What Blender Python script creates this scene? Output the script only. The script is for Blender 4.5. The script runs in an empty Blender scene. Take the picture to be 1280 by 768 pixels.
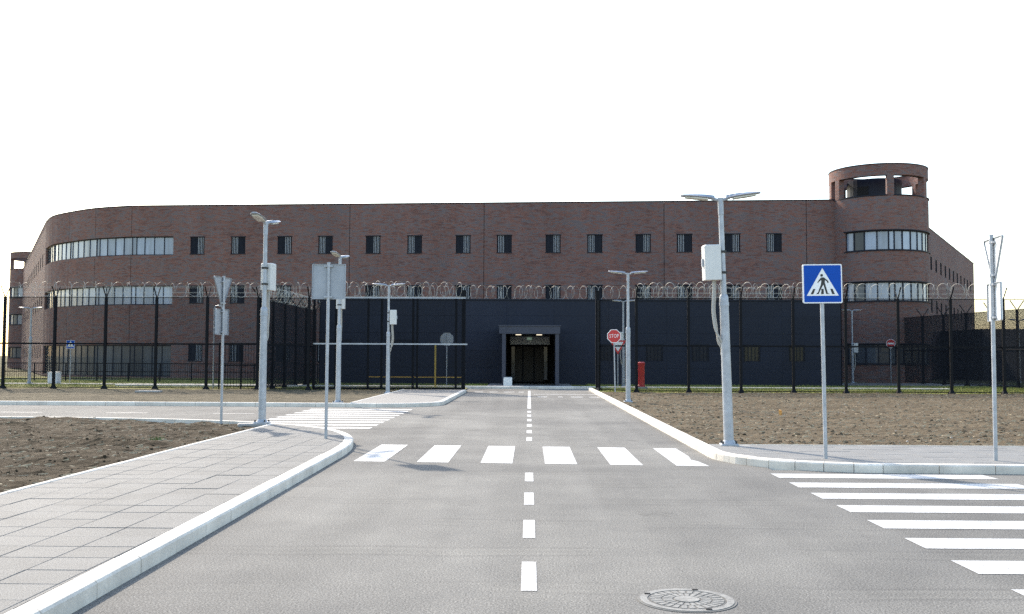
import bpy, math, random
from mathutils import Vector, Matrix, noise
random.seed(7)
R = math.radians
S = bpy.context.scene
COL = S.collection

# ------------------------------------------------------------------ camera
cam_d = bpy.data.cameras.new('camera'); cam = bpy.data.objects.new('camera', cam_d); COL.objects.link(cam)
cam_d.sensor_width = 36.0; cam_d.lens = 35.0; cam_d.clip_start = 0.05; cam_d.clip_end = 5000
_p, _y, _r = math.atan(63/1244.4), math.atan(22/1244.4), -0.0045
_f = Vector((-math.sin(_y)*math.cos(_p), math.cos(_y)*math.cos(_p), math.sin(_p)))
_x0 = Vector((math.cos(_y), math.sin(_y), 0)); _u0 = _x0.cross(_f)
_x = math.cos(_r)*_x0 - math.sin(_r)*_u0; _u = math.sin(_r)*_x0 + math.cos(_r)*_u0
cam.matrix_world = Matrix(((_x.x, _u.x, -_f.x, 0), (_x.y, _u.y, -_f.y, 0), (_x.z, _u.z, -_f.z, 1.65), (0, 0, 0, 1)))
S.camera = cam

# ------------------------------------------------------------------ sky, sun, exposure
SUN_EL = R(35.5); SUN_H = Vector((-0.53, 0.848))
W = bpy.data.worlds.new('World'); S.world = W; W.use_nodes = True
nt = W.node_tree; bg = nt.nodes['Background']; sky = nt.nodes.new('ShaderNodeTexSky')
sky.sky_type = 'NISHITA'; sky.sun_disc = False; sky.sun_elevation = SUN_EL
sky.sun_rotation = math.atan2(SUN_H.x, SUN_H.y)
sky.air_density = 1.25; sky.dust_density = 1.2; sky.ozone_density = 0.4
nt.links.new(sky.outputs[0], bg.inputs[0]); bg.inputs[1].default_value = 0.15
sd = bpy.data.lights.new('sun', 'SUN'); sun = bpy.data.objects.new('sun', sd); COL.objects.link(sun)
sd.energy = 2.8; sd.angle = R(1.2); sd.color = (1.0, 0.89, 0.745)
to_sun = Vector((SUN_H.x*math.cos(SUN_EL), SUN_H.y*math.cos(SUN_EL), math.sin(SUN_EL)))
sun.rotation_euler = to_sun.to_track_quat('Z', 'Y').to_euler(); sun.location = (-30, 60, 60)
S.view_settings.view_transform = 'Standard'; S.view_settings.look = 'None'
S.view_settings.gamma = 1.0; S.view_settings.use_curve_mapping = False
S.view_settings.exposure = 1.45
S.cycles.use_denoising = False
S.cycles.max_bounces = 8; S.cycles.transparent_max_bounces = 12

# ------------------------------------------------------------------ helpers
class MB:
    def __init__(s): s.v = []; s.f = []; s.uv = []; s.m = []; s.cm = 0
    def face(s, pts, uv=None):
        n = len(s.v); s.v += [tuple(p) for p in pts]; s.f.append(tuple(range(n, n+len(pts))))
        s.uv.append(uv if uv else [(p[0], p[2]) for p in pts]); s.m.append(s.cm)
    def box(s, x0, x1, y0, y1, z0, z1):
        s.boxm(Vector(((x0+x1)/2, (y0+y1)/2, (z0+z1)/2)), (x1-x0, y1-y0, z1-z0))
    def boxm(s, c, size, M=None):
        hx, hy, hz = size[0]/2, size[1]/2, size[2]/2
        P = [Vector((sx*hx, sy*hy, sz*hz)) for sx in (-1, 1) for sy in (-1, 1) for sz in (-1, 1)]
        if M is not None: P = [M @ p for p in P]
        P = [p + Vector(c) for p in P]
        for q in ((0,1,3,2), (4,6,7,5), (0,4,5,1), (2,3,7,6), (0,2,6,4), (1,5,7,3)): s.face([P[i] for i in q])
    def bbox(s, x0, x1, y0, y1, z0, z1, b=0.01):   # box with bevelled vertical and top edges
        pts = [(x0+b, y0), (x1-b, y0), (x1, y0+b), (x1, y1-b), (x1-b, y1), (x0+b, y1), (x0, y1-b), (x0, y0+b)]
        s.loft([[Vector((x, y, z0)) for x, y in pts], [Vector((x, y, z1-b)) for x, y in pts],
                [Vector((x+(b if x < (x0+x1)/2 else -b), y+(b if y < (y0+y1)/2 else -b), z1)) for x, y in pts]])
    def loft(s, rings, caps=True):
        n = len(rings[0]); b0 = len(s.v)
        for r in rings: s.v += [tuple(p) for p in r]
        for k in range(len(rings)-1):
            for i in range(n):
                j = (i+1) % n; a, b = b0+k*n, b0+(k+1)*n
                s.f.append((a+i, a+j, b+j, b+i)); s.m.append(s.cm)
                s.uv.append([(s.v[q][0], s.v[q][2]) for q in (a+i, a+j, b+j, b+i)])
        if caps:
            for q in (tuple(range(b0+n-1, b0-1, -1)), tuple(range(b0+(len(rings)-1)*n, b0+len(rings)*n))):
                s.f.append(q); s.m.append(s.cm); s.uv.append([(s.v[i][0], s.v[i][1]) for i in q])
    def tube(s, pts, r, n=8, caps=True, closed=False):
        pts = [Vector(p) for p in pts]; rr = r if isinstance(r, (list, tuple)) else [r]*len(pts)
        rings = []; ref = None
        for i, p in enumerate(pts):
            t = (pts[min(i+1, len(pts)-1)] - pts[max(i-1, 0)]).normalized()
            if ref is None: ref = Vector((1, 0, 0)) if abs(t.x) < .8 else Vector((0, 1, 0))
            a = (ref - t*ref.dot(t)).normalized(); ref = a; b = t.cross(a)
            rings.append([p + (a*math.cos(2*math.pi*k/n) + b*math.sin(2*math.pi*k/n))*rr[i] for k in range(n)])
        s.loft(rings, caps)
    def prism(s, poly, d0, d1, axis='Y'):   # polygon (a,b) extruded
        if axis == 'Y': f = lambda p, d: Vector((p[0], d, p[1]))
        elif axis == 'Z': f = lambda p, d: Vector((p[0], p[1], d))
        else: f = lambda p, d: Vector((d, p[0], p[1]))
        s.loft([[f(p, d0) for p in poly], [f(p, d1) for p in poly]])
    def mesh(s, name, mats, off=(0, 0, 0), smooth=False):
        me = bpy.data.meshes.new(name)
        me.from_pydata([(v[0]-off[0], v[1]-off[1], v[2]-off[2]) for v in s.v], [], s.f)
        ul = me.uv_layers.new(name='UVMap'); flat = []
        for u in s.uv:
            for c in u: flat += [c[0], c[1]]
        ul.data.foreach_set('uv', flat)
        for m in (mats if isinstance(mats, (list, tuple)) else [mats]): me.materials.append(m)
        me.polygons.foreach_set('material_index', s.m)
        if smooth:
            me.polygons.foreach_set('use_smooth', [True]*len(me.polygons))
            me.set_sharp_from_angle(angle=R(35))
        me.update()
        return me
    def build(s, name, mats, parent=None, off=(0, 0, 0), smooth=False, loc=None, rz=0):
        return obj(name, s.mesh(name, mats, off, smooth), parent, loc, rz)

def obj(name, me, parent=None, loc=None, rz=0):
    o = bpy.data.objects.new(name, me); COL.objects.link(o)
    if parent: o.parent = parent
    if loc is not None: o.location = loc
    if rz: o.rotation_euler = (0, 0, rz)
    return o
def tag(o, label, cat, group=None):
    o['label'] = label; o['category'] = cat
    if group: o['group'] = group
    return o
def thing(name, label, cat, loc=(0, 0, 0), rz=0, group=None):
    return tag(obj(name, None, None, loc, rz), label, cat, group)
def struct(o): o['kind'] = 'structure'; return o
def stuff(o): o['kind'] = 'stuff'; return o
def copy_tree(o, parent=None):
    c = o.copy(); COL.objects.link(c); c.parent = parent
    for ch in list(o.children): copy_tree(ch, c)
    return c

# ------------------------------------------------------------------ materials
def newmat(name):
    m = bpy.data.materials.new(name); m.use_nodes = True
    n = m.node_tree; return m, n, n.nodes['Principled BSDF'], n.links
def N(n, t, **kw):
    x = n.nodes.new(t)
    for k, v in kw.items(): setattr(x, k, v)
    return x
def ramp(n, stops, interp='LINEAR'):
    r = N(n, 'ShaderNodeValToRGB'); e = r.color_ramp; e.interpolation = interp
    while len(e.elements) > 1: e.elements.remove(e.elements[-1])
    e.elements[0].position = stops[0][0]; e.elements[0].color = (*stops[0][1], 1)
    for p, c in stops[1:]: q = e.elements.new(p); q.color = (*c, 1)
    return r
def mixc(n, l, fac, a, b, mode='MIX'):
    x = N(n, 'ShaderNodeMix', data_type='RGBA', blend_type=mode)
    for i, v in ((0, fac), (6, a), (7, b)):
        if isinstance(v, (int, float)): x.inputs[i].default_value = v
        elif isinstance(v, tuple): x.inputs[i].default_value = (*v, 1)
        else: l.new(v, x.inputs[i])
    return x.outputs[2]
def tex(n, l, scale, vec=None, detail=4, rough=.55, stretch=None, dist=0):
    t = N(n, 'ShaderNodeTexNoise'); t.inputs['Scale'].default_value = scale
    t.inputs['Detail'].default_value = detail; t.inputs['Roughness'].default_value = rough
    t.inputs['Distortion'].default_value = dist
    if vec is not None:
        if stretch:
            m = N(n, 'ShaderNodeMapping'); m.inputs['Scale'].default_value = stretch; l.new(vec, m.inputs[0]); vec = m.outputs[0]
        l.new(vec, t.inputs['Vector'])
    return t.outputs[0]
def bump(n, l, b, h, strength, dist):
    x = N(n, 'ShaderNodeBump'); x.inputs['Strength'].default_value = strength; x.inputs['Distance'].default_value = dist
    l.new(h, x.inputs['Height']); l.new(x.outputs[0], b.inputs['Normal'])
def simple(name, col, rough=.5, metal=0.0, var=.12, scale=6.0, spec=.5, bmp=0, rnd=0, coat=0):
    m, n, b, l = newmat(name); b.inputs['Roughness'].default_value = rough; b.inputs['Metallic'].default_value = metal
    b.inputs['Specular IOR Level'].default_value = spec; b.inputs['Coat Weight'].default_value = coat
    tc = N(n, 'ShaderNodeTexCoord'); h = tex(n, l, scale, tc.outputs['Object'])
    r = ramp(n, [(.3, tuple(c*(1-var) for c in col)), (.7, tuple(min(1, c*(1+var)) for c in col))]); l.new(h, r.inputs[0])
    out = r.outputs[0]
    if rnd:
        oi = N(n, 'ShaderNodeObjectInfo'); rr = ramp(n, [(0, (1-rnd,)*3), (1, (1+rnd,)*3)]); l.new(oi.outputs['Random'], rr.inputs[0])
        out = mixc(n, l, 1.0, out, rr.outputs[0], 'MULTIPLY')
    l.new(out, b.inputs['Base Color'])
    if bmp: bump(n, l, b, tex(n, l, scale*12, tc.outputs['Object']), bmp, .005)
    return m

def make_asphalt():
    m, n, b, l = newmat('asphalt'); tc = N(n, 'ShaderNodeTexCoord'); v = tc.outputs['Object']
    fine = tex(n, l, 70, v, 4, .8); r1 = ramp(n, [(.34, (.055, .054, .051)), (.5, (.166, .161, .149)), (.66, (.346, .335, .308))]); l.new(fine, r1.inputs[0])
    mid = tex(n, l, 1.1, v, 5, .62); r2 = ramp(n, [(.3, (.87, .87, .875)), (.7, (1.09, 1.085, 1.075))]); l.new(mid, r2.inputs[0])
    big = tex(n, l, .16, v, 3, .5, dist=.6); r3 = ramp(n, [(.38, (.78, .78, .79)), (.60, (1.10, 1.095, 1.085))]); l.new(big, r3.inputs[0])
    c = mixc(n, l, 1, r1.outputs[0], r2.outputs[0], 'MULTIPLY'); c = mixc(n, l, 1, c, r3.outputs[0], 'MULTIPLY')
    # worn wheel bands running along the carriageway
    ln = tex(n, l, 1.0, v, 3, .5, stretch=(1.6, .06, 1)); r4 = ramp(n, [(.38, (.93, .93, .93)), (.62, (1.05, 1.05, 1.05))]); l.new(ln, r4.inputs[0])
    c = mixc(n, l, 1, c, r4.outputs[0], 'MULTIPLY')
    # curved tyre scuffs
    wv = N(n, 'ShaderNodeTexWave', wave_type='RINGS'); wv.inputs['Scale'].default_value = .22; wv.inputs['Distortion'].default_value = 2.0; wv.inputs['Detail'].default_value = 2
    mp = N(n, 'ShaderNodeMapping'); mp.inputs['Location'].default_value = (-7.5, -6.5, 0); l.new(v, mp.inputs[0]); l.new(mp.outputs[0], wv.inputs[0])
    r5 = ramp(n, [(.74, (1, 1, 1)), (.88, (.82, .82, .83)), (.95, (1.06, 1.06, 1.05)), (1, (.93, .93, .93))]); l.new(wv.outputs[1], r5.inputs[0])
    msk = tex(n, l, .45, v, 2); rm = ramp(n, [(.44, (0, 0, 0)), (.60, (1, 1, 1))]); l.new(msk, rm.inputs[0])
    c2 = mixc(n, l, 1, c, r5.outputs[0], 'MULTIPLY'); c = mixc(n, l, rm.outputs[0], c, c2)
    # scattered oil drips and damp repairs
    vo = N(n, 'ShaderNodeTexVoronoi'); vo.inputs['Scale'].default_value = .55; l.new(v, vo.inputs['Vector'])
    ds = tex(n, l, 7, v, 4, .7); dd_ = N(n, 'ShaderNodeMath', operation='MULTIPLY_ADD'); l.new(ds, dd_.inputs[0]); dd_.inputs[1].default_value = .5; l.new(vo.outputs['Distance'], dd_.inputs[2])
    rd = ramp(n, [(.26, (.72, .72, .72)), (.36, (1, 1, 1))]); l.new(dd_.outputs[0], rd.inputs[0]); c = mixc(n, l, 1, c, rd.outputs[0], 'MULTIPLY')
    l.new(c, b.inputs['Base Color']); b.inputs['Roughness'].default_value = .9; b.inputs['Specular IOR Level'].default_value = .12
    bump(n, l, b, fine, .5, .006); return m
def make_paint():
    m, n, b, l = newmat('road_paint'); tc = N(n, 'ShaderNodeTexCoord'); v = tc.outputs['Object']
    a = tex(n, l, 60, v, 4, .7); r = ramp(n, [(.34, (.17, .165, .155)), (.43, (.42, .415, .40)), (.7, (.60, .595, .58))]); l.new(a, r.inputs[0])
    d = tex(n, l, 2.2, v, 5, .7); r2 = ramp(n, [(.34, (.74, .74, .73)), (.52, (1, 1, 1))]); l.new(d, r2.inputs[0])
    l.new(mixc(n, l, 1, r.outputs[0], r2.outputs[0], 'MULTIPLY'), b.inputs['Base Color']); b.inputs['Roughness'].default_value = .7
    bump(n, l, b, a, .3, .004); return m
def make_brick():
    m, n, b, l = newmat('brick'); uv = N(n, 'ShaderNodeUVMap'); sp = N(n, 'ShaderNodeSeparateXYZ'); l.new(uv.outputs[0], sp.inputs[0])
    def math_(op, a, c=None):
        x = N(n, 'ShaderNodeMath', operation=op)
        for i, q in ((0, a), (1, c)):
            if q is None: continue
            if isinstance(q, (int, float)): x.inputs[i].default_value = q
            else: l.new(q, x.inputs[i])
        return x.outputs[0]
    row = math_('FLOOR', math_('DIVIDE', sp.outputs[1], .078))
    half = math_('MULTIPLY', math_('MODULO', row, 2.0), .5)
    colx = math_('FLOOR', math_('ADD', math_('DIVIDE', sp.outputs[0], .27), half))
    cv = N(n, 'ShaderNodeCombineXYZ'); l.new(colx, cv.inputs[0]); l.new(row, cv.inputs[1])
    wn = N(n, 'ShaderNodeTexWhiteNoise', noise_dimensions='3D'); l.new(cv.outputs[0], wn.inputs[0])
    # batches of like bricks: long low drifts of colour
    nz = tex(n, l, 1.0, uv.outputs[0], 3, .6, stretch=(.9, 4.2, 1)); nz2 = tex(n, l, 1.0, uv.outputs[0], 2, .5, stretch=(.16, .3, 1))
    k = math_('ADD', math_('MULTIPLY', wn.outputs[0], .46), math_('MULTIPLY', nz, .70)); k = math_('ADD', k, math_('MULTIPLY', nz2, .35))
    r = ramp(n, [(.40, (.132, .108, .114)), (.60, (.160, .118, .114)), (.72, (.182, .108, .094)), (.86, (.208, .092, .068)), (1.0, (.130, .066, .056))])
    l.new(k, r.inputs[0])
    bt = N(n, 'ShaderNodeTexBrick'); bt.offset = .5; bt.inputs['Scale'].default_value = 1.0
    bt.inputs['Mortar Size'].default_value = .006; bt.inputs['Brick Width'].default_value = .27; bt.inputs['Row Height'].default_value = .078
    l.new(uv.outputs[0], bt.inputs['Vector'])
    c = mixc(n, l, bt.outputs['Fac'], r.outputs[0], (.125, .11, .115))
    st = tex(n, l, 1.0, uv.outputs[0], 4, .6, stretch=(.5, .12, 1)); rs = ramp(n, [(.35, (.90, .90, .90)), (.65, (1.06, 1.06, 1.06))]); l.new(st, rs.inputs[0])
    l.new(mixc(n, l, 1, c, rs.outputs[0], 'MULTIPLY'), b.inputs['Base Color'])
    b.inputs['Roughness'].default_value = .88; b.inputs['Specular IOR Level'].default_value = .25
    inv = math_('SUBTRACT', 1.0, bt.outputs['Fac']); bump(n, l, b, inv, .6, .01); return m
def make_soil(name, dark, mid_, lite, straw, bias=0.0):
    m, n, b, l = newmat(name); tc = N(n, 'ShaderNodeTexCoord'); v = tc.outputs['Object']
    a = tex(n, l, 9, v, 8, .75, stretch=(.6, 1.5, 1)); r = ramp(n, [(.33, dark), (.48, mid_), (.66, lite)]); l.new(a, r.inputs[0])
    g = tex(n, l, .5, v, 6, .65, stretch=(.45, 2.2, 1)); rg = ramp(n, [(.42-bias, (0, 0, 0)), (.62-bias, (1, 1, 1))]); l.new(g, rg.inputs[0])
    s2 = tex(n, l, 34, v, 4, .7, stretch=(.5, 1.5, 1)); rs = ramp(n, [(.35, tuple(c*.55 for c in straw)), (.62, straw)]); l.new(s2, rs.inputs[0])
    c = mixc(n, l, rg.outputs[0], r.outputs[0], rs.outputs[0]); c = mixc(n, l, .6, r.outputs[0], c) if bias < 0 else c
    l.new(c, b.inputs['Base Color']); b.inputs['Roughness'].default_value = .95; b.inputs['Specular IOR Level'].default_value = .1
    bump(n, l, b, a, .8, .05); return m
def make_concrete(name, col, fine=45.0, var=.16, stain=.2, rnd=0.0):
    m, n, b, l = newmat(name); tc = N(n, 'ShaderNodeTexCoord'); v = tc.outputs['Object']
    if rnd:
        oi = N(n, 'ShaderNodeObjectInfo'); ad = N(n, 'ShaderNodeVectorMath', operation='ADD'); l.new(v, ad.inputs[0]); l.new(oi.outputs['Location'], ad.inputs[1]); v = ad.outputs[0]
    a = tex(n, l, fine*2.2, v, 3, .7); r = ramp(n, [(.3, tuple(c*(1-var*1.6) for c in col)), (.7, tuple(min(.95, c*(1+var)) for c in col))]); l.new(a, r.inputs[0])
    d = tex(n, l, 1.7, v, 6, .65); r2 = ramp(n, [(.3, (1-stain,)*3), (.6, (1.03,)*3)]); l.new(d, r2.inputs[0])
    c = mixc(n, l, 1, r.outputs[0], r2.outputs[0], 'MULTIPLY')
    if rnd:
        rr = ramp(n, [(0, (1-rnd,)*3), (1, (1+rnd,)*3)]); l.new(oi.outputs['Random'], rr.inputs[0]); c = mixc(n, l, 1, c, rr.outputs[0], 'MULTIPLY')
    l.new(c, b.inputs['Base Color']); b.inputs['Roughness'].default_value = .85; b.inputs['Specular IOR Level'].default_value = .3
    bump(n, l, b, a, .35, .003); return m
def make_paving_sheet():
    m, n, b, l = newmat('far_paving'); tc = N(n, 'ShaderNodeTexCoord'); v = tc.outputs['Object']
    bt = N(n, 'ShaderNodeTexBrick'); bt.offset = 0; bt.inputs['Scale'].default_value = 1; bt.inputs['Mortar Size'].default_value = .006
    bt.inputs['Brick Width'].default_value = .42; bt.inputs['Row Height'].default_value = .42
    bt.inputs['Color1'].default_value = (.168, .163, .155, 1); bt.inputs['Color2'].default_value = (.188, .182, .172, 1); bt.inputs['Mortar'].default_value = (.10, .098, .095, 1)
    l.new(v, bt.inputs['Vector']); l.new(bt.outputs[0], b.inputs['Base Color']); b.inputs['Roughness'].default_value = .85; return m

M = {}
M['asphalt'] = make_asphalt(); M['paint'] = make_paint(); M['brick'] = make_brick()
M['soil_l'] = make_soil('tilled_soil', (.012, .008, .004), (.042, .030, .017), (.090, .068, .043), (.115, .088, .056), -.03)
M['soil_r'] = make_soil('graded_soil', (.030, .021, .011), (.098, .073, .044), (.165, .129, .085), (.205, .160, .103), -.005)
M['soil_d'] = make_soil('dry_verge', (.04, .032, .019), (.08, .066, .044), (.125, .105, .072), (.155, .13, .085), .04)
M['clod'] = simple('soil_clod', (.06, .046, .030), .95, var=.5, scale=9, spec=.1)
M['pebble'] = simple('pebble', (.36, .33, .29), .85, var=.35, scale=5, spec=.2)
M['ground'] = make_soil('open_ground', (.07, .07, .035), (.12, .115, .06), (.18, .165, .09), (.20, .18, .10), .1)
M['lawn'] = make_soil('lawn_earth', (.09, .105, .026), (.18, .185, .055), (.26, .245, .09), (.30, .27, .11), .0)
M['blade'] = simple('grass_blade', (.27, .29, .075), .7, var=.4, scale=1.2, spec=.2)
M['tile'] = make_concrete('paving_tile', (.167, .166, .160), 42, .5, .12, .06)
M['kerb'] = make_concrete('kerb_concrete', (.70, .65, .575), 30, .10, .28, .06)
M['tile_r'] = make_concrete('pale_paving_tile', (.215, .212, .204), 42, .4, .10, .05)
M['collar'] = make_concrete('collar_mortar', (.165, .161, .15))
M['clod_r'] = simple('dry_clod', (.105, .082, .056), .95, var=.4, scale=9, spec=.1)
M['bed'] = make_concrete('paving_bed', (.15, .143, .132))
M['slab'] = make_concrete('footing_concrete', (.30, .295, .28))
M['farpave'] = make_paving_sheet()
M['navy'] = simple('navy_cladding', (.0135, .0180, .0330), .5, var=.12, scale=.6, spec=.18, rnd=.10)
M['navy_lt'] = simple('canopy_cladding', (.024, .029, .052), .5, var=.08, scale=2)
M['black'] = simple('dark_interior', (.008, .008, .010), .9, var=.2)
M['joint'] = simple('joint_shadow', (.03, .028, .03), .9)
M['anth'] = simple('anthracite_frame', (.009, .012, .022), .55, spec=.2, var=.1)
M['fence'] = simple('fence_black', (.005, .0058, .0085), .6, var=.2, spec=.14)
M['wire'] = simple('fence_wire', (.010, .012, .017), .7, var=.1, spec=.1)
M['razor'] = simple('razor_steel', (.42, .41, .37), .6, .3, var=.25, scale=9)
M['galv'] = simple('galvanised_steel', (.36, .38, .41), .5, .35, var=.16, scale=8)
M['galv_d'] = simple('galvanised_worn', (.36, .385, .42), .55, .3, var=.1, scale=5)
M['alu'] = simple('sign_back', (.32, .34, .37), .55, .3, var=.1, scale=3)
M['cab'] = simple('cabinet_grey', (.60, .595, .57), .45, var=.05, scale=3)
M['hose'] = simple('conduit_grey', (.36, .35, .32), .6, var=.15, scale=20)
M['hose_b'] = simple('cable_black', (.02, .02, .02), .6)
M['lens'] = simple('lamp_lens', (.55, .53, .46), .25, var=.08)
M['head'] = simple('lamp_head_grey', (.30, .325, .37), .4, .2, var=.08)
M['white'] = simple('sign_white', (.78, .78, .77), .4, var=.03)
M['blue'] = simple('sign_blue', (.003, .066, .37), .5, var=.05, spec=.15)
M['signblk'] = simple('sign_black', (.012, .012, .012), .5)
M['red'] = simple('sign_red', (.50, .018, .022), .4, var=.06)
M['hred'] = simple('hydrant_red', (.42, .022, .025), .4, var=.12)
M['yellow'] = simple('barrier_yellow', (.52, .36, .07), .5, var=.1)
M['orange'] = simple('orange_scrap', (.60, .28, .06), .6)
M['iron'] = simple('cast_iron', (.20, .195, .18), .7, .15, var=.3, scale=22, bmp=.3)
M['iron_d'] = simple('iron_slot', (.085, .082, .075), .8, var=.3, scale=30)
M['bar'] = simple('window_bar', (.30, .31, .335), .4, .1, var=.05)
M['weed'] = simple('weed_green', (.11, .14, .04), .6, var=.3)
M['door'] = simple('door_brown', (.022, .017, .015), .6, var=.3, scale=2)
def pane_mat(name, col, var, coat=1.0):
    m, n, b, l = newmat(name); oi = N(n, 'ShaderNodeObjectInfo')
    r = ramp(n, [(0, tuple(c*(1-var) for c in col)), (.55, col), (1, tuple(min(.9, c*(1+var)) for c in col))]); l.new(oi.outputs['Random'], r.inputs[0])
    tc = N(n, 'ShaderNodeTexCoord'); s = tex(n, l, 1.0, tc.outputs['Object'], 3, .6, stretch=(5, 5, .6)); r2 = ramp(n, [(.35, (.8,)*3), (.65, (1.1,)*3)]); l.new(s, r2.inputs[0])
    l.new(mixc(n, l, 1, r.outputs[0], r2.outputs[0], 'MULTIPLY'), b.inputs['Base Color'])
    b.inputs['Roughness'].default_value = .5; b.inputs['Coat Weight'].default_value = coat; b.inputs['Specular IOR Level'].default_value = .5*coat; b.inputs['Coat Roughness'].default_value = .03; b.inputs['Coat IOR'].default_value = 1.42
    return m
M['pane'] = pane_mat('glass_over_blind', (.23, .275, .36), .32)
M['pane_cell'] = pane_mat('cell_window_glass', (.02, .023, .032), .4, .06)
M['pane_dark'] = pane_mat('dark_glass', (.055, .065, .08), .5, .6)
M['pane_curt'] = pane_mat('curtained_glass', (.085, .072, .045), .45, .2)
M['pane_gate'] = pane_mat('gatehouse_glass', (.02, .022, .028), .4, .15)
mm, n_, b_, l_ = newmat('lamp_glow'); b_.inputs['Emission Color'].default_value = (1, .86, .62, 1); b_.inputs['Emission Strength'].default_value = .5; M['glow'] = mm
mm, n_, b_, l_ = newmat('exit_sign_glow'); b_.inputs['Base Color'].default_value = (.6, .75, .65, 1); b_.inputs['Emission Color'].default_value = (.6, .9, .7, 1); b_.inputs['Emission Strength'].default_value = .05; M['exit'] = mm

# ------------------------------------------------------------------ paths and walls
class Path:
    def __init__(s, pts):
        s.p = [Vector(q) for q in pts]; s.s = [0.0]
        for a, b in zip(s.p, s.p[1:]): s.s.append(s.s[-1] + (b-a).length)
        s.L = s.s[-1]
    def at(s, t, off=0.0):   # point at arc length, moved outwards (to the right of travel)
        k = 0
        while k < len(s.p)-2 and t > s.s[k+1]+1e-9: k += 1
        a, b = s.p[k], s.p[k+1]; d = (b-a).normalized(); q = a + d*(t-s.s[k])
        if off:
            nrm = Vector((d.y, -d.x))
            # mitre at joints
            if abs(t-s.s[k+1]) < 1e-6 and k+2 < len(s.p): d2 = (s.p[k+2]-b).normalized(); n2 = Vector((d2.y, -d2.x)); mt = (nrm+n2).normalized(); nrm = mt/max(.5, mt.dot(nrm))
            elif abs(t-s.s[k]) < 1e-6 and k > 0: d2 = (a-s.p[k-1]).normalized(); n2 = Vector((d2.y, -d2.x)); mt = (nrm+n2).normalized(); nrm = mt/max(.5, mt.dot(nrm))
            q = q + nrm*off
        return q
    def ang(s, t):
        k = 0
        while k < len(s.p)-2 and t > s.s[k+1]+1e-9: k += 1
        d = s.p[k+1]-s.p[k]; return math.atan2(d.y, d.x)
    def cuts(s, a, b): return [t for t in s.s if a+1e-4 < t < b-1e-4]
def wall(path, sa, sb, z0, z1, holes=(), depth=.3, inner=False, mb=None, proud=0.0, u0=0.0):
    mb = mb or MB()
    ss = sorted(set([sa, sb] + path.cuts(sa, sb) + [max(sa, min(sb, q)) for h in holes for q in h[:2]]))
    zs = sorted(set([z0, z1] + [max(z0, min(z1, q)) for h in holes for q in h[2:4]]))
    def solid(i, j):
        if i < 0 or j < 0 or i >= len(ss)-1 or j >= len(zs)-1: return False
        cs, cz = (ss[i]+ss[i+1])/2, (zs[j]+zs[j+1])/2
        return not any(h[0] < cs < h[1] and h[2] < cz < h[3] for h in holes)
    P = lambda i, j, o: (lambda q: Vector((q.x, q.y, zs[j])))(path.at(ss[i], o))
    for i in range(len(ss)-1):
        for j in range(len(zs)-1):
            if not solid(i, j): continue
            a, b, c, d = u0+ss[i], u0+ss[i+1], zs[j], zs[j+1]
            mb.face([P(i, j, proud), P(i+1, j, proud), P(i+1, j+1, proud), P(i, j+1, proud)], [(a, c), (b, c), (b, d), (a, d)])
            if inner: mb.face([P(i+1, j, -depth), P(i, j, -depth), P(i, j+1, -depth), P(i+1, j+1, -depth)], [(b, c), (a, c), (a, d), (b, d)])
            if not solid(i-1, j): mb.face([P(i, j, -depth), P(i, j, proud), P(i, j+1, proud), P(i, j+1, -depth)], [(a-depth, c), (a, c), (a, d), (a-depth, d)])
            if not solid(i+1, j): mb.face([P(i+1, j, proud), P(i+1, j, -depth), P(i+1, j+1, -depth), P(i+1, j+1, proud)], [(b, c), (b+depth, c), (b+depth, d), (b, d)])
            if not solid(i, j-1): mb.face([P(i, j, -depth), P(i+1, j, -depth), P(i+1, j, proud), P(i, j, proud)], [(a, c-depth), (b, c-depth), (b, c), (a, c)])
            if not solid(i, j+1): mb.face([P(i, j+1, proud), P(i+1, j+1, proud), P(i+1, j+1, -depth), P(i, j+1, -depth)], [(a, d), (b, d), (b, d+depth), (a, d+depth)])
    return mb
def bandbox(path, sa, sb, z0, z1, o0, o1, mb):   # solid strip following the path between two offsets
    ss = sorted(set([sa, sb] + path.cuts(sa, sb)))
    rings = []
    for t in ss:
        a, b = path.at(t, o0), path.at(t, o1)
        rings.append([Vector((b.x, b.y, z0)), Vector((b.x, b.y, z1)), Vector((a.x, a.y, z1)), Vector((a.x, a.y, z0))])
    mb.loft(rings); return mb
def catmull(pts, sub=3):
    P = [Vector(p) for p in pts]; out = []
    for i in range(len(P)-1):
        p0 = P[i-1] if i else P[0]*2-P[1]; p1, p2 = P[i], P[i+1]; p3 = P[i+2] if i+2 < len(P) else P[-1]*2-P[-2]
        for k in range(sub):
            t = k/sub; out.append(.5*((2*p1)+(p2-p0)*t+(2*p0-5*p1+4*p2-p3)*t*t+(3*p1-p0-3*p2+p3)*t**3))
    out.append(P[-1]); return out

# ================================================================== THE GROUND
g = MB(); g.face([(-1500, -300, -.06), (1500, -300, -.06), (1500, 2500, -.06), (-1500, 2500, -.06)])
struct(g.build('ground', M['ground']))

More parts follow.
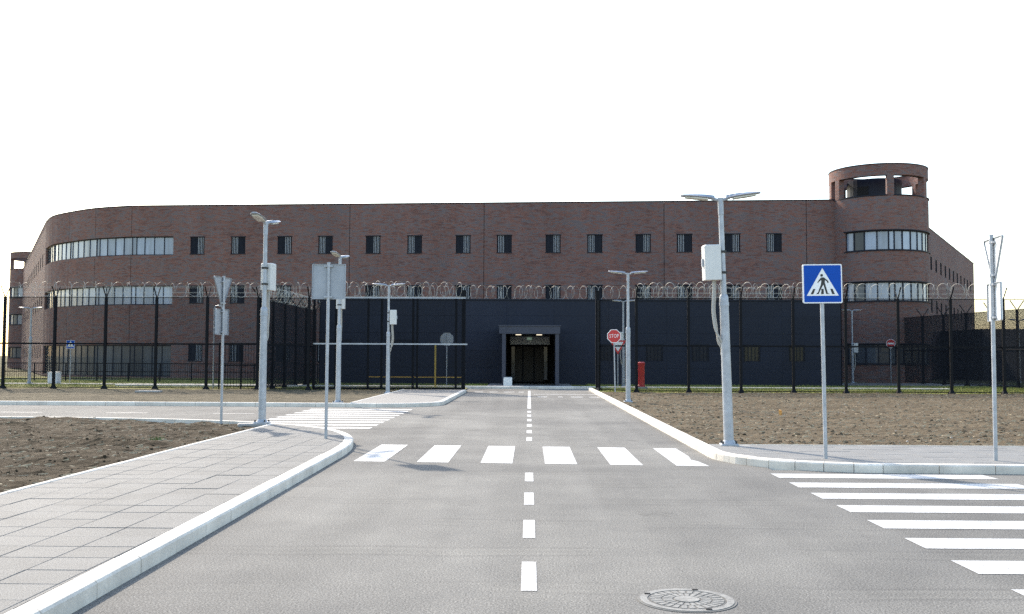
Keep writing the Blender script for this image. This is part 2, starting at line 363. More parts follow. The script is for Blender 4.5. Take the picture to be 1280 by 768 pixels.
# carriageway: main road, left and right arms, forecourt behind the gate
KLP = [(-3.08, 16.6), (-3.16, 17.8), (-3.4, 19.2), (-3.95, 20.7), (-4.7, 21.8), (-5.8, 22.75), (-6.8, 23.4), (-8.3, 24.0), (-10.5, 24.45), (-14, 24.7), (-40, 25.9)]   # left near corner
CR = Vector((5.15, 16.75)); RR = 2.15                # right near corner arc
CF = Vector((-4.95, 34.6)); RF = 2.0                 # left far corner arc
def arc(c, r, a0, a1, n): return [Vector((c.x+r*math.cos(R(a0+(a1-a0)*k/n)), c.y+r*math.sin(R(a0+(a1-a0)*k/n)))) for k in range(n+1)]
road = MB()
def quad(x0, x1, y0, y1, z): road.face([(x0, y0, z), (x1, y0, z), (x1, y1, z), (x0, y1, z)])
quad(-3.6, 14.65, -12, 14.9, 0); quad(14.65, 60, -12, 14.9, 0); quad(-3.6, 3.6, 14.9, 17.0, 0); quad(-3.6, 3.2, 17.0, 52.6, 0)
quad(-60, -3.6, 16.5, 36.0, 0)
road_o = struct(road.build('road', M['asphalt']))

# --- painted markings, each its own piece on the road
def mark(name, poly):
    m = MB(); m.face([(x, y, .004) for x, y in poly]); return m.build(name, M['paint'], road_o)
def rect(name, x0, x1, y0, y1): return mark(name, [(x0, y0), (x1, y0), (x1, y1), (x0, y1)])
for k in range(6):
    x = -2.77 + k*1.006
    if k == 5: mark('crosswalk_stripe', [(x, 15.40), (x+.5, 15.36), (x+.44, 16.1), (x+.37, 16.3), (x+.42, 16.9), (x+.42, 18.33), (x, 18.36)])
    else: y0 = 15.57-.075*x; mark('crosswalk_stripe', [(x, y0), (x+.5, y0-.04), (x+.5, y0+2.97), (x, y0+3.0)])
for k in range(11): rect('crosswalk_stripe', 3.46, 6.48, 13.93-k*1.02, 14.44-k*1.02)
for k in range(9): rect('crosswalk_stripe', -6.85, -3.66, 31.35-k*1.0-.47, 31.35-k*1.0)
for y in (-1.0, 1.05, 3.1, 5.1, 7.13, 9.2, 11.25, 13.35): rect('centre_line_dash', -.055, .06, y, y+1.0)
for k in range(6): rect('centre_line_dash', -.055, .06, 19.75+k*2.03, 20.7+k*2.03)
rect('centre_line', -.06, .06, 32.2, 49.5)
rect('stop_line', .2, 3.0, 44.6, 44.95)
for x0, x1 in ((.35, .75), (1.2, 1.4), (1.75, 2.25), (2.5, 2.95)): rect('give_way_dash', x0, x1, 41.6, 42.1)
for x0, x1 in ((-2.6, -2.2), (-1.9, -1.5), (-1.2, -.7), (-.5, -.25)): rect('give_way_dash', x0, x1, 47.2, 47.7)
for k in range(9): rect('lane_dash', -9.1-k*3.1, -7.9-k*3.1, 28.55+k*.03, 28.67+k*.03)
rect('edge_line', -40, -9.6, 25.0, 25.14)

# --- kerbs and pavements
def kerb_run(parent, path, sa, sb, step=.8, wid=.17, z1=.13, rnd=.0015, inward=-1):
    t = sa
    while t < sb-.05:
        e = min(t+step, sb); a, b = t+.005, e-.005; mb = MB(); rings = []
        ss = sorted(set([a, b] + path.cuts(a, b))); dz = random.uniform(-rnd, rnd); do = random.uniform(-rnd, rnd)
        for q in ss:
            f = path.at(q, do); k = path.at(q, do-.012); kk = path.at(q, do-.028); bk = path.at(q, do-wid)
            rings.append([Vector((bk.x, bk.y, -.05)), Vector((bk.x, bk.y, z1+dz)), Vector((kk.x, kk.y, z1+dz)), Vector((k.x, k.y, z1+dz-.008)), Vector((f.x, f.y, z1+dz-.026)), Vector((f.x, f.y, -.05))])
        mb.loft(rings); mb.build('kerb_stone', M['kerb'], parent); t = e
def clip(poly, reg):   # convex clip, reg counter-clockwise
    for a, b in zip(reg, reg[1:]+reg[:1]):
        out = []
        for i in range(len(poly)):
            p, q = poly[i], poly[(i+1) % len(poly)]
            sp = (b.x-a.x)*(p.y-a.y)-(b.y-a.y)*(p.x-a.x); sq = (b.x-a.x)*(q.y-a.y)-(b.y-a.y)*(q.x-a.x)
            if sp >= 0: out.append(p)
            if (sp >= 0) != (sq >= 0): out.append(p+(q-p)*(sp/(sp-sq)))
        poly = out
        if len(poly) < 3: return []
    return poly
tile_me = {}
def full_tile(sz, mt):
    if sz not in tile_me:
        h = sz/2-.003; b = .004; m = MB()
        ring = lambda q, z: [Vector((-q, -q, z)), Vector((q, -q, z)), Vector((q, q, z)), Vector((-q, q, z))]
        m.loft([ring(h, -.05), ring(h, -b), ring(h-b, 0)]); tile_me[sz] = m.mesh('paving_tile', M[mt])
    return tile_me[sz]
def tiles(parent, reg, x0, y0, nx, ny, sz, z=.13, mt='tile'):
    for i in range(nx):
        for j in range(ny):
            x, y = x0+i*sz, y0+j*sz; sq = [Vector((x+.004, y+.004)), Vector((x+sz-.004, y+.004)), Vector((x+sz-.004, y+sz-.004)), Vector((x+.004, y+sz-.004))]
            c = clip(sq, reg)
            if len(c) < 3: continue
            area = abs(sum(c[k].x*c[(k+1) % len(c)].y-c[(k+1) % len(c)].x*c[k].y for k in range(len(c))))/2
            if area < .003: continue
            dz = random.gauss(0, .0012)
            if area > .98*(sz-.008)**2:
                o = obj('paving_tile', full_tile(sz, mt), parent, (x+sz/2, y+sz/2, z+dz)); o.rotation_euler = (random.gauss(0, .002), random.gauss(0, .002), random.gauss(0, .002))
            else:
                cx, cy = x+sz/2, y+sz/2; m = MB(); m.loft([[Vector((p.x-cx, p.y-cy, -.05)) for p in c], [Vector((p.x-cx, p.y-cy, 0)) for p in c]])
                m.build('paving_tile', M[mt], parent, loc=(cx, cy, z+dz))
def ccw(reg): 
    a = sum(p.x*q.y-q.x*p.y for p, q in zip(reg, reg[1:]+reg[:1])); return reg if a > 0 else reg[::-1]
# left near pavement
pl = MB(); kp = Path([Vector((-2.84, 1.0))] + catmull([Vector(q) for q in KLP], 3))
inn_ = [kp.at(q, -.175) for q in kp.s]
cut_ = [p for p in inn_ if p.x > -5.75]; nx_ = inn_[len(cut_)]; la_ = cut_[-1]; f_ = (la_.x+5.75)/(la_.x-nx_.x)
regL = ccw([Vector((-5.75, 1.0))] + cut_ + [la_+(nx_-la_)*f_])
def kerb_y(x):
    for a, b in zip(inn_, inn_[1:]):
        if b.x <= x <= a.x: return a.y+(b.y-a.y)*(a.x-x)/max(1e-6, a.x-b.x)
    return 25.0
pl.face([(p.x, p.y, .112) for p in regL]); pv = struct(pl.build('pavement', M['bed']))
tiles(pv, regL, -5.745, 3.6, 7, 47, .436)
kerb_run(pv, kp, 1.0, 16.0, .8); kerb_run(pv, kp, 16.0, kp.L, .8)
ed = Path([Vector((-5.75, 1.0)), Vector((-5.75, 22.5))]); kerb_run(pv, ed, 0, ed.L, 1.0, .06, .14)
# right near pavement
a_r = arc(CR, RR-.175, 180, 270, 12)
regR = ccw([Vector((a_r[0].x, 17.75))] + a_r + [Vector((16.5, 14.5)), Vector((16.5, 17.75))])
pr = MB(); pr.face([(p.x, p.y, .112) for p in regR]); pvr = struct(pr.build('pavement', M['bed']))
tiles(pvr, regR, 3.17, 14.42, 31, 8, .42, mt='tile_r')
kr = Path([Vector((3.0, 50.4)), Vector((3.0, 16.75))] + arc(CR, RR, 180, 270, 10)[1:] + [Vector((30, 14.1))])
kerb_run(pvr, kr, 0, 33.65, .8); kerb_run(pvr, kr, 33.65, 37.0, .42); kerb_run(pvr, kr, 37.0, kr.L, .8)
er = Path([Vector((3.17, 17.75)), Vector((30, 17.75))]); kerb_run(pvr, Path(er.p[::-1]), 0, er.L, 1.0, .06, .14)
# far left pavement by the gate
a_f = arc(CF, RF-.175, -90, 0, 8)
regF = [Vector((-5.85, 32.75))] + a_f + [Vector((-3.13, 46.8)), Vector((-5.85, 46.8))]
pf = MB(); pf.face([(p.x, p.y, .128) for p in regF]); pvf = struct(pf.build('pavement', M['farpave']))
kf = Path([Vector((-40, 33.3)), Vector((-9, 32.7))] + arc(CF, RF, -90, 0, 8) + [Vector((-2.95, 46.9))]); kerb_run(pvf, kf, 0, kf.L, 1.0)
ef = Path([Vector((-5.85, 32.9)), Vector((-5.85, 46.8))]); kerb_run(pvf, ef, 0, ef.L, 1.0, .07, .14)
# kerb across the end of the forecourt and platform at the entrance
pe = MB(); pe.box(-2.3, 2.3, 53.2, 58.9, -.05, .12); pve = struct(pe.build('pavement', M['farpave']))
ke = Path([Vector((22, 52.6)), Vector((-22, 52.6))]); kerb_run(pve, Path(ke.p[::-1]), 0, ke.L, 1.0, .5)

# --- soil and verges
def inside_left(x, y):
    if x > -5.83 or y < -2: return False
    return y < kerb_y(x)+.01
def soil(name, mat, x0, x1, y0, y1, step, ok, amp, base, edge=None):
    nx, ny = int((x1-x0)/step)+1, int((y1-y0)/step)+1; idx = {}; V = []; F = []
    for j in range(ny):
        for i in range(nx):
            x, y = x0+i*step, y0+j*step
            if not ok(x, y): continue
            p = Vector((x, y, 0))
            z = base + amp*(noise.fractal(p*1.1, 1, 2, 4)*.5 + .40*max(0, noise.noise(p*5.2)-.05) + .38*noise.noise(p*10) + .8*noise.noise(Vector((x*.22, y*1.7, 3))))
            if edge: z = edge(x, y, z)
            idx[i, j] = len(V); V.append((x+random.uniform(-.25, .25)*step, y+random.uniform(-.25, .25)*step, z))
    for j in range(ny-1):
        for i in range(nx-1):
            q = [idx.get(k) for k in ((i, j), (i+1, j), (i+1, j+1), (i, j+1))]
            if None not in q: F.append(q)
    me = bpy.data.meshes.new(name); me.from_pydata(V, [], F); me.materials.append(mat)
    return struct(obj(name, me)), V
def hts(V):
    return V
so1, V1 = soil('soil', M['soil_l'], -24, -5.80, 5.0, 25.0, .10, inside_left, .11, .075, lambda x, y, z: min(z, .11+max(0, (-5.83-x))*.16))
def ok_r(x, y): return x >= 3.17 and y >= 17.82
so2, V2 = soil('soil', M['soil_r'], 3.19, 33, 17.82, 46.4, .125, ok_r, .055, .065, lambda x, y, z: min(z, .115+max(0, min(x-3.19, y-17.82))*.12))
so3, V3 = soil('verge', M['soil_d'], -34, -5.9, 32.9, 47.5, .16, lambda x, y: y > 33.5+(-x-9)*.02 if x < -9 else y > 32.95, .05, .07, None)
vv = MB(); vv.face([(-60, 5, .0), (-23.5, 5, .03), (-23.5, 24.6, .03), (-60, 25.9, .0)]); vv.face([(32, 17.8, .03), (60, 17.8, 0), (60, 46.4, 0), (32, 46.4, .03)])
vv.face([(-23.5, -12, .03), (-5.83, -12, .03), (-5.83, 5.1, .03), (-23.5, 5.1, .03)]); vv.face([(-60, 34, .02), (-33.5, 34, .03), (-33.5, 47, .03), (-60, 47, .02)])
struct(vv.build('soil', M['soil_r']))
ICO = []
phi = (1+5**.5)/2
for a in (-1, 1):
    for b in (-phi, phi): ICO += [(0, a, b), (a, b, 0), (b, 0, a)]
import itertools
IF = [f for f in itertools.combinations(range(12), 3) if all((Vector(ICO[a])-Vector(ICO[b])).length < 2.1 for a, b in itertools.combinations(f, 2))]
IF = [f if (Vector(ICO[f[1]])-Vector(ICO[f[0]])).cross(Vector(ICO[f[2]])-Vector(ICO[f[0]])).dot(Vector(ICO[f[0]])) > 0 else (f[0], f[2], f[1]) for f in IF]
def scatter(name, mat, V, cnt, pick, rmin, rmax, label, cat, flat=.6):
    vs, fs = [], []; n = 0; tries = 0
    while n < cnt and tries < cnt*30:
        tries += 1; p = random.choice(V)
        if random.random() > pick(p): continue
        r = rmin*(rmax/rmin)**(random.random()**2.2)/1.9; b = len(vs); s = [random.uniform(.6, 1.3) for _ in range(3)]
        A = Matrix.Rotation(random.uniform(0, 6.28), 3, 'Z')
        for q in ICO:
            w = A @ Vector((q[0]*s[0], q[1]*s[1], q[2]*s[2]*flat))*r*random.uniform(.75, 1.2); vs.append((p[0]+w.x, p[1]+w.y, p[2]+w.z+r*.25))
        fs += [(a+b, c+b, d+b) for a, c, d in IF]; n += 1
    me = bpy.data.meshes.new(name); me.from_pydata(vs, [], fs); me.materials.append(mat); o = stuff(obj(name, me)); tag(o, label, cat); return o
near = lambda p: min(1, (14/max(6, p[1]))**1.5)
scatter('soil_clods', M['clod'], V1, 13000, near, .007, .034, 'loose dark earth clods strewn over the left soil patch', 'soil clods')
scatter('pebbles', M['pebble'], V1, 500, near, .006, .022, 'pale pebbles lying on the left soil patch', 'pebbles')
scatter('soil_clods', M['clod_r'], V2, 10000, lambda p: min(1, (18.6/max(18, p[1]))**2.6), .010, .055, 'loose earth clods along the edge of the right soil field', 'soil clods')
scatter('pebbles', M['pebble'], V2, 700, lambda p: min(1, (19/max(18, p[1]))**2.0), .010, .03, 'pale stones lying in the right soil field', 'pebbles')

# --- lawns behind the fences
lw = MB()
lw.face([(3.3, 46.3, .05), (40, 46.3, .05), (40, 70, .05), (3.3, 70, .05)]); lw.face([(2.3, 53.1, .05), (3.3, 53.1, .05), (3.3, 70, .05), (2.3, 70, .05)])
lw.face([(-12.5, 47.0, .05), (-3.2, 47.0, .05), (-3.2, 52.3, .05), (-12.5, 52.3, .05)]); lw.face([(-12.5, 53.1, .05), (-2.3, 53.1, .05), (-2.3, 59.5, .05), (-12.5, 59.5, .05)])
lw.face([(-60, 47.4, .03), (-12.5, 47.4, .03), (-12.5, 75, .03), (-60, 75, .03)]); struct(lw.build('lawn', M['lawn']))
def blades(name, label, areas, cnt, h0, h1, mat):
    vs, fs = [], []
    tot = sum((a[1]-a[0])*(a[3]-a[2]) for a in areas)
    for (x0, x1, y0, y1, z) in areas:
        for _ in range(int(cnt*(x1-x0)*(y1-y0)/tot)):
            x, y = random.uniform(x0, x1), random.uniform(y0, y1)
            if noise.noise(Vector((x*.7, y*.7, 0))) < random.uniform(-.6, .2): continue
            h = random.uniform(h0, h1); a = random.uniform(0, 3.14); w = .012; b = len(vs); dx, dy = math.cos(a)*w, math.sin(a)*w; lx, ly = random.gauss(0, h*.4), random.gauss(0, h*.4)
            vs += [(x-dx, y-dy, z), (x+dx, y+dy, z), (x+lx, y+ly, z+h)]; fs.append((b, b+1, b+2))
    me = bpy.data.meshes.new(name); me.from_pydata(vs, [], fs); me.materials.append(mat); return tag(stuff(obj(name, me)), label, 'grass')
blades('grass', 'short yellowish grass growing behind the right fence and the sliding gate', [(3.3, 30, 46.3, 58.5, .05), (-12, -3.3, 47.2, 52.2, .05), (-12, -2.4, 53.3, 58.7, .05)], 60000, .04, .12, M['blade'])
blades('grass', 'short grass in front of the curved brick wing', [(-40, -12.8, 50, 66, .03)], 30000, .04, .10, M['blade'])
def straw(name, label, V, cnt, mat, pick):
    vs, fs = [], []; n = 0
    while n < cnt:
        p = random.choice(V)
        if random.random() > pick(p): continue
        a = random.gauss(0, .7); L = random.uniform(.03, .13); w = .0035; b = len(vs); dx, dy = math.cos(a)*L, math.sin(a)*L; ex, ey = -math.sin(a)*w, math.cos(a)*w; z = p[2]+random.uniform(.004, .03)
        vs += [(p[0]-ex, p[1]-ey, z), (p[0]+ex, p[1]+ey, z+.004), (p[0]+dx+ex, p[1]+dy+ey, z+random.uniform(-.005, .03)), (p[0]+dx-ex, p[1]+dy-ey, z)]; fs.append((b, b+1, b+2, b+3)); n += 1
    me = bpy.data.meshes.new(name); me.from_pydata(vs, [], fs); me.materials.append(mat); return tag(stuff(obj(name, me)), label, 'straw')
M['straw'] = simple('dry_straw', (.30, .25, .165), .8, var=.4, scale=2)
straw('straw', 'dry straw and roots mixed into the left soil patch', V1, 5000, M['straw'], near)
straw('straw', 'dry straw and roots mixed into the right soil field', V2, 9000, M['straw'], lambda p: min(1, (19/max(18, p[1]))**1.2))
pth = MB(); pth.box(-60, -12.8, 55.5, 57.2, -.02, .06); pth.box(-60, -28, 66.2, 68.0, -.02, .07); struct(pth.build('path', M['slab']))
pt2 = MB(); pt2.box(18.6, 30, 60.5, 66.3, -.02, .07); struct(pt2.build('path', M['farpave']))

# ================================================================== MAIN BRICK BUILDING
BO = (-4.0, 72.0, 0.0); HT = 12.8
A0, B0 = Vector((-29.71, 73.37)), Vector((22.09, 69.96))
mainp = Path([A0, B0])
cctrl = [Vector((-40.57, 82.34)), Vector((-38.39, 78.98)), Vector((-35.98, 76.74)), Vector((-32.97, 74.61)), A0]
curv = Path(catmull(cctrl, 3)); CJ = [curv.s[0], curv.s[3], curv.s[6], curv.s[9], curv.s[12]]
wingl = Path([Vector((-64.96, 126.22)), cctrl[0]]); wingr = Path([Vector((26.6, 71.8)), Vector((51.79, 116.68))])
ROWS = [(9.21, 10.44), (5.57, 6.80), (1.30, 2.53)]
bld = thing('brick_building', 'long dark red brick building with rows of small barred windows and a curved left corner', 'building', BO)
def bpart(mb, name, mats, parent=bld, **k): return mb.build(name, mats, parent, off=BO, **k)
# inner dark body and roof, so that joints and openings are backed
outl = [wingl.at(0, -.45), wingl.at(wingl.L, -.45)] + [curv.at(s, -.45) for s in curv.s[1:]] + [mainp.at(mainp.L, -.45), wingr.at(0, -.45), wingr.at(wingr.L, -.45)]
core = MB(); core.prism([(p.x, p.y) for p in outl], 0.0, HT-.01, 'Z'); bpart(core, 'core', M['joint'])
endl = Path([Vector((-52.0, 133.4)), wingl.p[0]]); bpart(wall(endl, 0, endl.L, 0, HT, depth=.3), 'brick_panel', M['brick'])
endr = Path([wingr.p[1], Vector((40.0, 123.5))]); bpart(wall(endr, 0, endr.L, 0, HT, depth=.3), 'brick_panel', M['brick'])

# barred cell windows: frame > dark vent panel, pane, bars
WX = [(4.54, 5.64), (7.65, 8.74), (11.16, 12.25), (14.23, 15.30), (17.75, 18.87), (20.82, 21.94), (24.41, 25.46), (27.38, 28.48), (30.91, 32.0), (33.9, 34.98), (37.37, 38.39), (40.26, 41.33), (43.63, 44.69), (46.53, 47.58)]
def cell_window(w, h, side):   # local: x along wall, -y outwards, origin at lower left of opening
    f = MB(); t = .06
    f.box(0, w, .10, .17, 0, t); f.box(0, w, .10, .17, h-t, h); f.box(0, t, .10, .17, t, h-t); f.box(w-t, w, .10, .17, t, h-t); f.box(w*.49-.03, w*.49+.03, .10, .17, t, h-t)
    f.box(-.05, w+.05, -.02, .098, h+.002, h+.06); f.box(-.03, w+.03, -.04, .098, -.05, -.002)
    x0, x1 = (w*.5, w-.07) if side > 0 else (.07, w*.5)
    y0, y1 = (.07, w*.5) if side > 0 else (w*.5, w-.07)
    p = MB(); p.box(x0, x1, .135, .16, t, h-t)
    d = MB(); d.box(y0, y1, .11, .14, t, h-t)
    for k in range(5): xx = y0+(y1-y0)*(k+.5)/5; d.box(xx-.025, xx+.025, .06, .11, t, h-t)
    bar = MB(); bar.tube([(0, .06, .0), (0, .06, h)], .024, 6)
    bw = [x0+(x1-x0)*(k+.5)/4 for k in range(4)]
    return f.mesh('window', M['anth']), p.mesh('pane', M['pane_cell']), d.mesh('vent_panel', M['anth']), bar.mesh('bar', M['bar'], smooth=True), bw
CW = {s: cell_window(1.08, 1.23, s) for s in (-1, 1)}
def place_window(path, s0, z0, side, parent=bld, off=BO):
    f, p, d, b, bw = CW[side]; q = path.at(s0)
    o = obj('window', f, parent, (q.x-off[0], q.y-off[1], z0-off[2]), path.ang(s0))
    obj('pane', p, o); obj('vent_panel', d, o)
    for x in bw: obj('bar', b, o, (x, 0, 0))
for (z0, z1) in ROWS:
    for k, (a, b) in enumerate(WX): place_window(mainp, (a+b)/2-.54, z0, 1 if k % 2 == 0 else -1)
# straight facade in panels between movement joints
J = [0, 16.56, 26.45, 39.36, 49.3, mainp.L+.6]
allh = [((a+b)/2-.54, (a+b)/2+.54, z0, z0+1.23) for a, b in WX for z0, z1 in ROWS] + [(-1, 3.25, 9.12, 10.52), (-1, 3.25, 5.42, 6.85), (-1, 3.25, .12, 2.45)]
for a, b in zip(J, J[1:]):
    bpart(wall(mainp, a+.02, b-.02, 0, HT, [h for h in allh if h[1] > a and h[0] < b]), 'brick_panel', M['brick'])
BANDS = [(9.12, 10.52), (5.42, 6.85), (.12, 2.45)]
tot = curv.L
for i, (a, b) in enumerate(zip(CJ, CJ[1:])):
    hs = [(-1 if i else .55, 99, z0, z1) for z0, z1 in BANDS]
    if i == 0: bpart(wall(curv, a, b-.02, 0, HT, hs, u0=-tot), 'brick_panel', M['brick'])
    else:
        for z0, z1 in ((0, .12), (2.45, 5.42), (6.85, 9.12), (10.52, HT)): bpart(wall(curv, a+.02, b-.02, z0, z1, u0=-tot), 'brick_panel', M['brick'])
# ribbon windows round the corner
def ribbon(path, edges, z0, z1, parent, off, rec=.20, mull=.05, ledge=True, pane='pane', dark=()):
    fr = MB(); sa, sb = edges[0], edges[-1]
    bandbox(path, sa, sb, z0+.002, z0+.07, -rec+.06, -rec-.04, fr); bandbox(path, sa, sb, z1-.07, z1-.002, -rec+.06, -rec-.04, fr)
    for e in edges:
        a, b = max(sa, e-mull/2), min(sb, e+mull/2); bandbox(path, a, b, z0+.07, z1-.07, -rec+.055, -rec-.04, fr)
    if ledge: bandbox(path, sa-.1, sb+.1, z1+.003, z1+.06, .06, -.05, fr); bandbox(path, sa-.1, sb+.1, z0-.05, z0-.003, .06, -.05, fr)
    o = fr.build('ribbon_window', M['anth'], parent, off=off)
    for k, (a, b) in enumerate(zip(edges, edges[1:])):
        if b-a < .1: continue
        m = MB(); bandbox(path, a+mull/2, b-mull/2, z0+.07, z1-.07, -rec+.01, -rec-.01, m)
        pm = M['pane_dark'] if k in dark else M[pane]
        pn = m.build('pane', pm, o)
        for v in pn.data.vertices: v.co = (v.co.x-off[0], v.co.y-off[1], v.co.z-off[2])
    return o
for bi, (z0, z1) in enumerate(BANDS):
    pn = 'pane' if bi < 2 else 'pane_dark'
    ribbon(mainp, [.02, .36, .99, 1.73, 2.49, 3.25], z0, z1, bld, BO, pane=pn, ledge=False)
    for i, (a, b) in enumerate(zip(CJ, CJ[1:])):
        if i == 0: e = [a+.55] + [a+.55+(b-a-.55)*k/5 for k in range(1, 6)]
        else: e = [a+.02, a+.34] + [a+.34+(b-a-.36)*k/4 for k in range(1, 5)]
        ribbon(curv, e, z0, z1, bld, BO, pane=pn, ledge=False, dark=(0,) if i == 0 else ())
# wings
def narrow_window(path, s0, z0, w=.95, h=1.15):
    f = MB(); f.box(0, w, .10, .16, 0, .05); f.box(0, w, .10, .16, h-.05, h); f.box(0, .05, .10, .16, .05, h-.05); f.box(w-.05, w, .10, .16, .05, h-.05); f.box(w/2-.03, w/2+.03, .10, .16, .05, h-.05); f.box(.001, .03, -.005, .10, 0, h); f.box(w-.03, w-.001, -.005, .10, 0, h); f.box(.03, w-.03, -.005, .10, h-.03, h-.001)
    if 'nw' not in CW:
        p = MB(); p.box(.05, w-.05, .13, .15, .05, h-.05); CW['nw'] = (f.mesh('window', M['anth']), p.mesh('pane', M['black']))
    q = path.at(s0); o = obj('window', CW['nw'][0], bld, (q.x-BO[0], q.y-BO[1], z0), path.ang(s0)); obj('pane', CW['nw'][1], o)
for path, lst, j in ((wingr, [15.6+k*3.15 for k in range(12)], 17.0), (wingl, [wingl.L-4.2-k*3.6 for k in range(12)], 20.0)):
    hs = []
    for s in lst:
        for z in (9.32, 5.65, 1.4): hs.append((s, s+.95, z, z+1.15)); narrow_window(path, s, z)
    cuts = [0, path.L/3, 2*path.L/3, path.L]
    for a, b in zip(cuts, cuts[1:]): bpart(wall(path, a+.01, b-.01, 0, HT, [h for h in hs if h[1] > a and h[0] < b], u0=70), 'brick_panel', M['brick'])
cp = MB()
for path in (wingl, curv, mainp, wingr): bandbox(path, 0, path.L, HT+.003, HT+.07, .03, -.45, cp)
bpart(cp, 'coping', M['anth'])

# ------------------------------------------------------------------ round towers
def tower(label, c, r, wf, wt, edges, rows, off, gf=True, open_=None):
    t = thing('round_tower', label, 'tower', (c[0], c[1], 0))
    def circ(rad, a0, a1, n): return Path([Vector((rad*math.sin(R(a0+(a1-a0)*k/n)), -rad*math.cos(R(a0+(a1-a0)*k/n)))) for k in range(n+1)])
    cp_ = circ(r, wf, wt, 64); dg = R(1)*r; S_ = lambda a: (a-wf)*cp_.L/(wt-wf)
    holes = [(S_(edges[0]), S_(edges[-1]), z0, z1) for z0, z1 in rows]
    wall(cp_, 0, cp_.L, 0, 12.70, holes, u0=13.3).build('brick_shaft', M['brick'], t)
    inn = MB(); inn.tube([(0, 0, 0), (0, 0, 12.6)], r-.36, 40); inn.build('core', M['joint'], t)
    for z0, z1 in rows: ribbon(cp_, [S_(a) for a in edges], z0, z1, t, (0, 0, 0), rec=.16, mull=.09, pane='pane' if z0 > 4 else 'pane_dark', dark=(1,))
    # open crown: piers and ring
    full = circ(r, -180, 180, 72); F_ = lambda a: (a+180)*full.L/360
    oh = [(F_(a), F_(b), 12.78, 14.12) for a, b in open_]
    wall(full, 0, full.L, 12.72, 14.88, oh, depth=.42, inner=True, u0=5.1).build('crown_ring', M['brick'], t)
    cpn = MB(); bandbox(full, 0, full.L, 14.883, 14.94, .03, -.45, cpn); cpn.build('coping', M['anth'], t)
    sl = MB()
    for a, b in open_: bandbox(full, F_(a)-.02, F_(b)+.02, 12.725, 12.79, .05, -.42, sl)
    sl.build('crown_sill', M['anth'], t)
    k = MB(); k.tube([(.0, .75, 12.6), (.0, .75, 14.3)], r*.56, 32); kr_ = k.build('stair_core', M['navy'], t)
    dd = MB(); dd.boxm((-1.25, -.62, 13.2), (.75, .12, 1.1), Matrix.Rotation(R(-40), 3, 'Z')); dd.build('door', M['black'], kr_)
    return t
EDG = [-60, -48.8, -35.7, -21, -7.6, -1, 9, 20.3, 31.5, 42.4, 54, 66, 78]
TROWS = [(9.01, 10.36), (5.56, 6.87), (1.3, 2.65)]
OPEN = [(-69, -9), (-1, 44), (-88, -77), (54, 100), (108, 152), (160, 178), (-178, -150), (-142, -100)]
tower('round brick watch tower with an open crown at the right end of the brick building', (24.68, 70.6), 3.32, -95, 110, EDG, TROWS, None, True, OPEN)
EDG2 = [-48, -34, -20, -6]
tower('far round brick tower at the left end of the long receding wing', (-64.5, 129.6), 3.52, -180, 100, EDG2, TROWS, None, True, [(-50, 12), (20, 64), (78, 120), (128, 172), (-176, -132), (-120, -64)])

# ================================================================== NAVY GATEHOUSE
NO = (3.0, 59.0, 0.0)
gh = thing('gatehouse', 'low navy metal clad gatehouse with canopied entrance in front of the brick building', 'building', NO)
npth = Path([Vector((-12.5, 59.0)), Vector((18.4, 59.0))])
NW = [(3.92, 4.95), (6.86, 7.9), (9.55, 10.6), (12.6, 13.62), (15.27, 16.25)]
nh = [(a+12.5, b+12.5, 1.45, 2.45) for a, b in NW] + [(11.15, 13.95, .0, 2.95)]
xs = [0, 3.72, 7.44, 11.15, 13.95, 17.2, 20.6, 24.0, 27.4, 30.9]; zs = [0, 1.03, 2.06, 3.09, 4.12, 5.02]
for a, b in zip(xs, xs[1:]):
    for z0, z1 in zip(zs, zs[1:]):
        hh = [h for h in nh if h[1] > a and h[0] < b and h[3] > z0 and h[2] < z1]
        mb = wall(npth, a+.004, b-.004, z0+.004, z1-.004, hh, depth=.12)
        if mb.v: mb.build('cladding_panel', M['navy'], gh, off=NO)
nb = MB(); nb.box(-12.45, -1.4, 59.14, 68, 0, 5.0); nb.box(1.5, 18.35, 59.14, 68, 0, 5.0); nb.box(-1.4, 1.5, 59.14, 68, 2.97, 5.0); nb.box(-1.4, 1.5, 63, 68, 0, 2.97); nb.build('shell', M['anth'], gh, off=NO)
side = Path([Vector((18.4, 59.0)), Vector((18.4, 68.0))]); wall(side, .0, 9, 0, 5.02, depth=.05).build('side_cladding', M['navy'], gh, off=NO)
sidel = Path([Vector((-12.5, 68.0)), Vector((-12.5, 59.0))]); wall(sidel, .0, 9, 0, 5.02, depth=.05).build('side_cladding', M['navy'], gh, off=NO)
ncp = MB(); ncp.box(-12.54, 18.44, 58.95, 68.04, 5.023, 5.12); ncp.build('roof_edge', M['anth'], gh, off=NO)
for i, (a, b) in enumerate(NW):
    f = MB(); w = b-a; f.box(a, b, 59.03, 59.1, 1.45, 1.5); f.box(a, b, 59.03, 59.1, 2.4, 2.45); f.box(a, a+.05, 59.03, 59.1, 1.5, 2.4); f.box(b-.05, b, 59.03, 59.1, 1.5, 2.4)
    wo = f.build('window', M['anth'], gh, off=NO); p = MB(); p.box(a+.05, b-.05, 59.08, 59.11, 1.5, 2.4); p.build('pane', M['pane_curt'] if i >= 3 else M['pane_gate'], wo, off=NO)
    for k in range(5):
        q = MB(); x = a+w*(k+.5)/5; q.tube([(x, 59.03, 1.46), (x, 59.03, 2.44)], .018, 6); q.build('bar', M['anth'], wo, off=NO)
